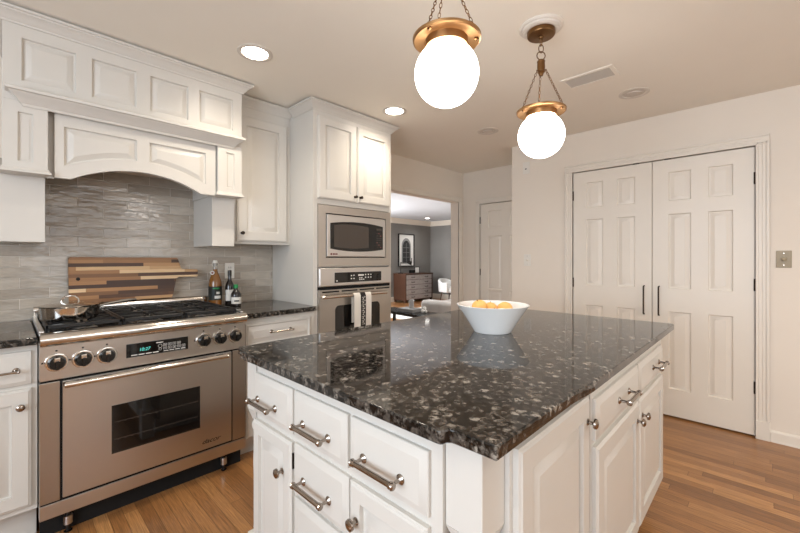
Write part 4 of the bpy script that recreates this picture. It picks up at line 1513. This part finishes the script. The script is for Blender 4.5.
# ------------------------------------------------------------------ the room beyond
dz_ = thing('dresser', 'walnut dresser with pale drawer fronts under the framed picture in the grey room', 'dresser', (8.3, 7.45, 0))
m = M().box(7.71, 7.745, 7.22, 7.69, 0.06, 0.79).box(8.865, 8.90, 7.22, 7.69, 0.06, 0.79).box(7.70, 8.91, 7.20, 7.69, 0.79, 0.82, bev=0.004)
m.box(7.745, 8.865, 7.26, 7.69, 0.06, 0.79)
for x in (7.72, 8.84):
    for y in (7.23, 7.63):
        m.box(x, x + 0.05, y, y + 0.05, 0, 0.06)
obj('body', m, WALNUT, dz_)
for j in range(5):
    z = 0.085 + j * 0.141
    dr = obj('drawer', M(S(7.26)).box(7.75, 8.86, 0, 0.035, z, z + 0.128, bev=0.004), SILVERW, dz_)
    m = M()
    for x in (8.02, 8.60):
        m.tube([(x - 0.07, 7.222, z + 0.075), (x - 0.06, 7.20, z + 0.06), (x + 0.06, 7.20, z + 0.06), (x + 0.07, 7.222, z + 0.075)], 0.007, 6)
    obj('drawer_handle', m, DARKNICK, dr)
pc = thing('framed_picture', 'black framed picture of an arched window on the grey wall', 'picture', (8.24, 7.68, 1.01))
m = M(S(7.699))
for p in ((7.90, 8.58, 1.01, 1.035), (7.90, 8.58, 1.948, 1.973), (7.90, 7.925, 1.035, 1.948), (8.555, 8.58, 1.035, 1.948)):
    m.box(p[0], p[1], 0, 0.035, p[2], p[3])
obj('frame', m, BLACK, pc)
pr = obj('print', bx(S(7.699), 7.925, 8.555, 0.0, 0.012, 1.035, 1.948), PRINT, pc)


def arch_poly(x0, x1, z0, zs, dd, n=14):
    c, r = (x0 + x1) / 2, (x1 - x0) / 2
    return [(x0, dd, z0), (x1, dd, z0)] + [(c + r * math.cos(PI * k / n), dd, zs + 1.25 * r * math.sin(PI * k / n)) for k in range(n + 1)]


m = M(S(7.699))
m.mi = 1
m.loft([arch_poly(8.04, 8.44, 1.14, 1.60, 0.011), arch_poly(8.04, 8.44, 1.14, 1.60, 0.0128)])
m.mi = 0
m.loft([arch_poly(8.085, 8.395, 1.12, 1.58, 0.0125), arch_poly(8.085, 8.395, 1.12, 1.58, 0.0142)])
m.mi = 1
m.box(8.235, 8.245, 0.014, 0.0152, 1.15, 1.70)
for z in (1.28, 1.42, 1.56):
    m.box(8.10, 8.38, 0.014, 0.0152, z, z + 0.008)
m.box(8.0, 8.48, 0.011, 0.0145, 1.09, 1.12)
m.mi = 0
m.box(8.46, 8.49, 0.011, 0.0135, 1.10, 1.26)
obj('image', m, [PRINTK, PRINTM], pr)
lp = thing('desk_lamp', 'slim black swing-arm lamp rising at the left of the dresser', 'lamp', (7.80, 7.5, 0.82))
obj('lamp_base', M().lathe([(0.07, 0.8205), (0.07, 0.835), (0.01, 0.842)], (7.80, 7.5, 0), (0, 0, 1), 18), BLACK, lp)
obj('arm', M().tube([(7.80, 7.5, 0.84), (7.80, 7.5, 1.13), (7.99, 7.36, 1.14)], 0.010, 8), BLACK, lp)
obj('lamp_shade', M().lathe([(0.03, 0.04), (0.045, 0.03), (0.085, -0.05), (0.075, -0.05), (0.03, 0.02)], (8.02, 7.34, 1.135), (0.5, -0.3, 1), 18), BLACK, lp)
o = tag(obj('decor_box', M().box(8.13, 8.28, 7.36, 7.48, 0.8205, 0.91, bev=0.004), BLACK, None), 'small dark box on the dresser left of the white photo frame', 'box')
pf = thing('photo_frame', 'small white photo frame with black edge standing on the dresser', 'picture frame', (8.42, 7.42, 0.8205))
obj('frame', M().box(8.32, 8.52, 7.41, 7.43, 0.8205, 1.0).box(8.40, 8.42, 7.43, 7.49, 0.8205, 0.93), BLACK, pf)
obj('print', M().box(8.325, 8.49, 7.404, 7.411, 0.83, 0.985), PRINT, pf)

ch = thing('tub_chair', 'white round-backed tub chair with dark legs at the right of the opening', 'chair', (8.75, 6.55, 0))
cx, cy = 8.83, 6.50
m = M()
rings = []
for k in range(21):
    a = math.radians(-20 + 220 * k / 20)
    c, s = math.cos(a), math.sin(a)
    hh = 0.665 - 0.10 * abs(math.cos(a)) ** 3
    rings.append([(cx + 0.26 * c, cy + 0.26 * s, 0.30), (cx + 0.34 * c, cy + 0.34 * s, 0.30), (cx + 0.36 * c, cy + 0.36 * s, hh - 0.03), (cx + 0.34 * c, cy + 0.34 * s, hh), (cx + 0.29 * c, cy + 0.29 * s, hh), (cx + 0.27 * c, cy + 0.27 * s, hh - 0.03)])
m.loft(rings)
obj('backrest', m, WHITELEATHER, ch, angle=60)
obj('seat', M().lathe([(0.24, 0.28), (0.29, 0.30), (0.29, 0.40), (0.26, 0.44), (0, 0.45)], (cx, cy, 0), (0, 0, 1), 28), WHITELEATHER, ch)
for sx in (-1, 1):
    for sy in (-1, 1):
        obj('leg', M().tube([(cx + sx * 0.17, cy + sy * 0.17, 0.29), (cx + sx * 0.22, cy + sy * 0.22, 0.0)], 0.018, 8, rr=[0.022, 0.013]), WALNUT, ch)

# grey upholstered armchair near the opening
sf = thing('armchair', 'low grey upholstered armchair seen through the opening beside the coffee table', 'armchair', (5.1, 3.72, 0))
obj('base', M().box(4.74, 5.56, 3.34, 4.03, 0.10, 0.34, bev=0.03, seg=3), SOFA, sf)
obj('cushion', M().box(4.92, 5.56, 3.44, 3.93, 0.34, 0.46, bev=0.05, seg=4), SOFA, sf)
m = M().box(4.69, 4.93, 3.30, 4.07, 0.16, 0.575, bev=0.06, seg=5)
for y in (3.50, 3.70, 3.90):
    m.tube([(4.688, y, 0.24), (4.688, y, 0.50)], 0.004, 6)
obj('backrest', m, SOFA, sf)
obj('arm', M().box(4.90, 5.58, 3.30, 3.46, 0.16, 0.53, bev=0.06, seg=4), SOFA, sf)
obj('arm', M().box(4.90, 5.58, 3.91, 4.07, 0.16, 0.53, bev=0.06, seg=4), SOFA, sf)
for x in (4.78, 5.50):
    for y in (3.38, 3.98):
        obj('leg', M().lathe([(0.016, 0), (0.024, 0.115)], (x, y, 0), (0, 0, 1), 12), WALNUT, sf)
ct = thing('coffee_table', 'low black coffee table left of the grey armchair in the far room', 'table', (4.42, 4.0, 0))
obj('table_top', M().prism([(4.17, 3.56), (4.60, 3.56), (4.62, 4.60), (4.26, 4.62)], 0.375, 0.42, 0.005), BLACK, ct)
for x, y in ((4.23, 3.62), (4.55, 3.62), (4.56, 4.53), (4.31, 4.55)):
    obj('leg', M().box(x - 0.02, x + 0.02, y - 0.02, y + 0.02, 0, 0.377), BLACK, ct)
tag(obj('book', M().box(4.30, 4.52, 3.88, 4.20, 0.4202, 0.47, bev=0.003), PRINTM, None), 'thick grey book lying flat on the black coffee table under the jar', 'book')
jx, jy, jz = 4.43, 4.02, 0.4705
jr = thing('glass_jar', 'clear glass jar standing on the book on the coffee table', 'jar', (jx, jy, jz))
obj('jar_body', M().lathe([(0.036, 0), (0.040, 0.004), (0.040, 0.125), (0.036, 0.13), (0.037, 0.124), (0.036, 0.008)], (jx, jy, jz), (0, 0, 1), 22), JAR, jr)
obj('rim', M().torus((jx, jy, jz + 0.130), 0.038, 0.003, (0, 0, 1), 22, 6), JAR, jr)
m = M()
for a, b, q, zz in ((0, 0, 0.028, 0.028), (0.045, 0.02, 0.026, 0.026), (0.02, -0.045, 0.025, 0.025), (0.03, -0.012, 0.030, 0.066)):
    m.lathe([(q * math.sin(PI * k / 8) if 0 < k < 8 else 0.001, -q * math.cos(PI * k / 8)) for k in range(9)], (4.42 + a, 3.78 + b, 0.4205 + zz), (0, 0, 1), 12)
tag(obj('flower_posy', m, WHITELEATHER, None), 'small white flower heads in front of the jar on the coffee table', 'flowers')
tag(obj('area_rug', M().box(5.62, 8.0, 4.4, 6.3, 0.0, 0.010), RUG, None), 'pale rug on the oak floor of the grey room', 'rug')
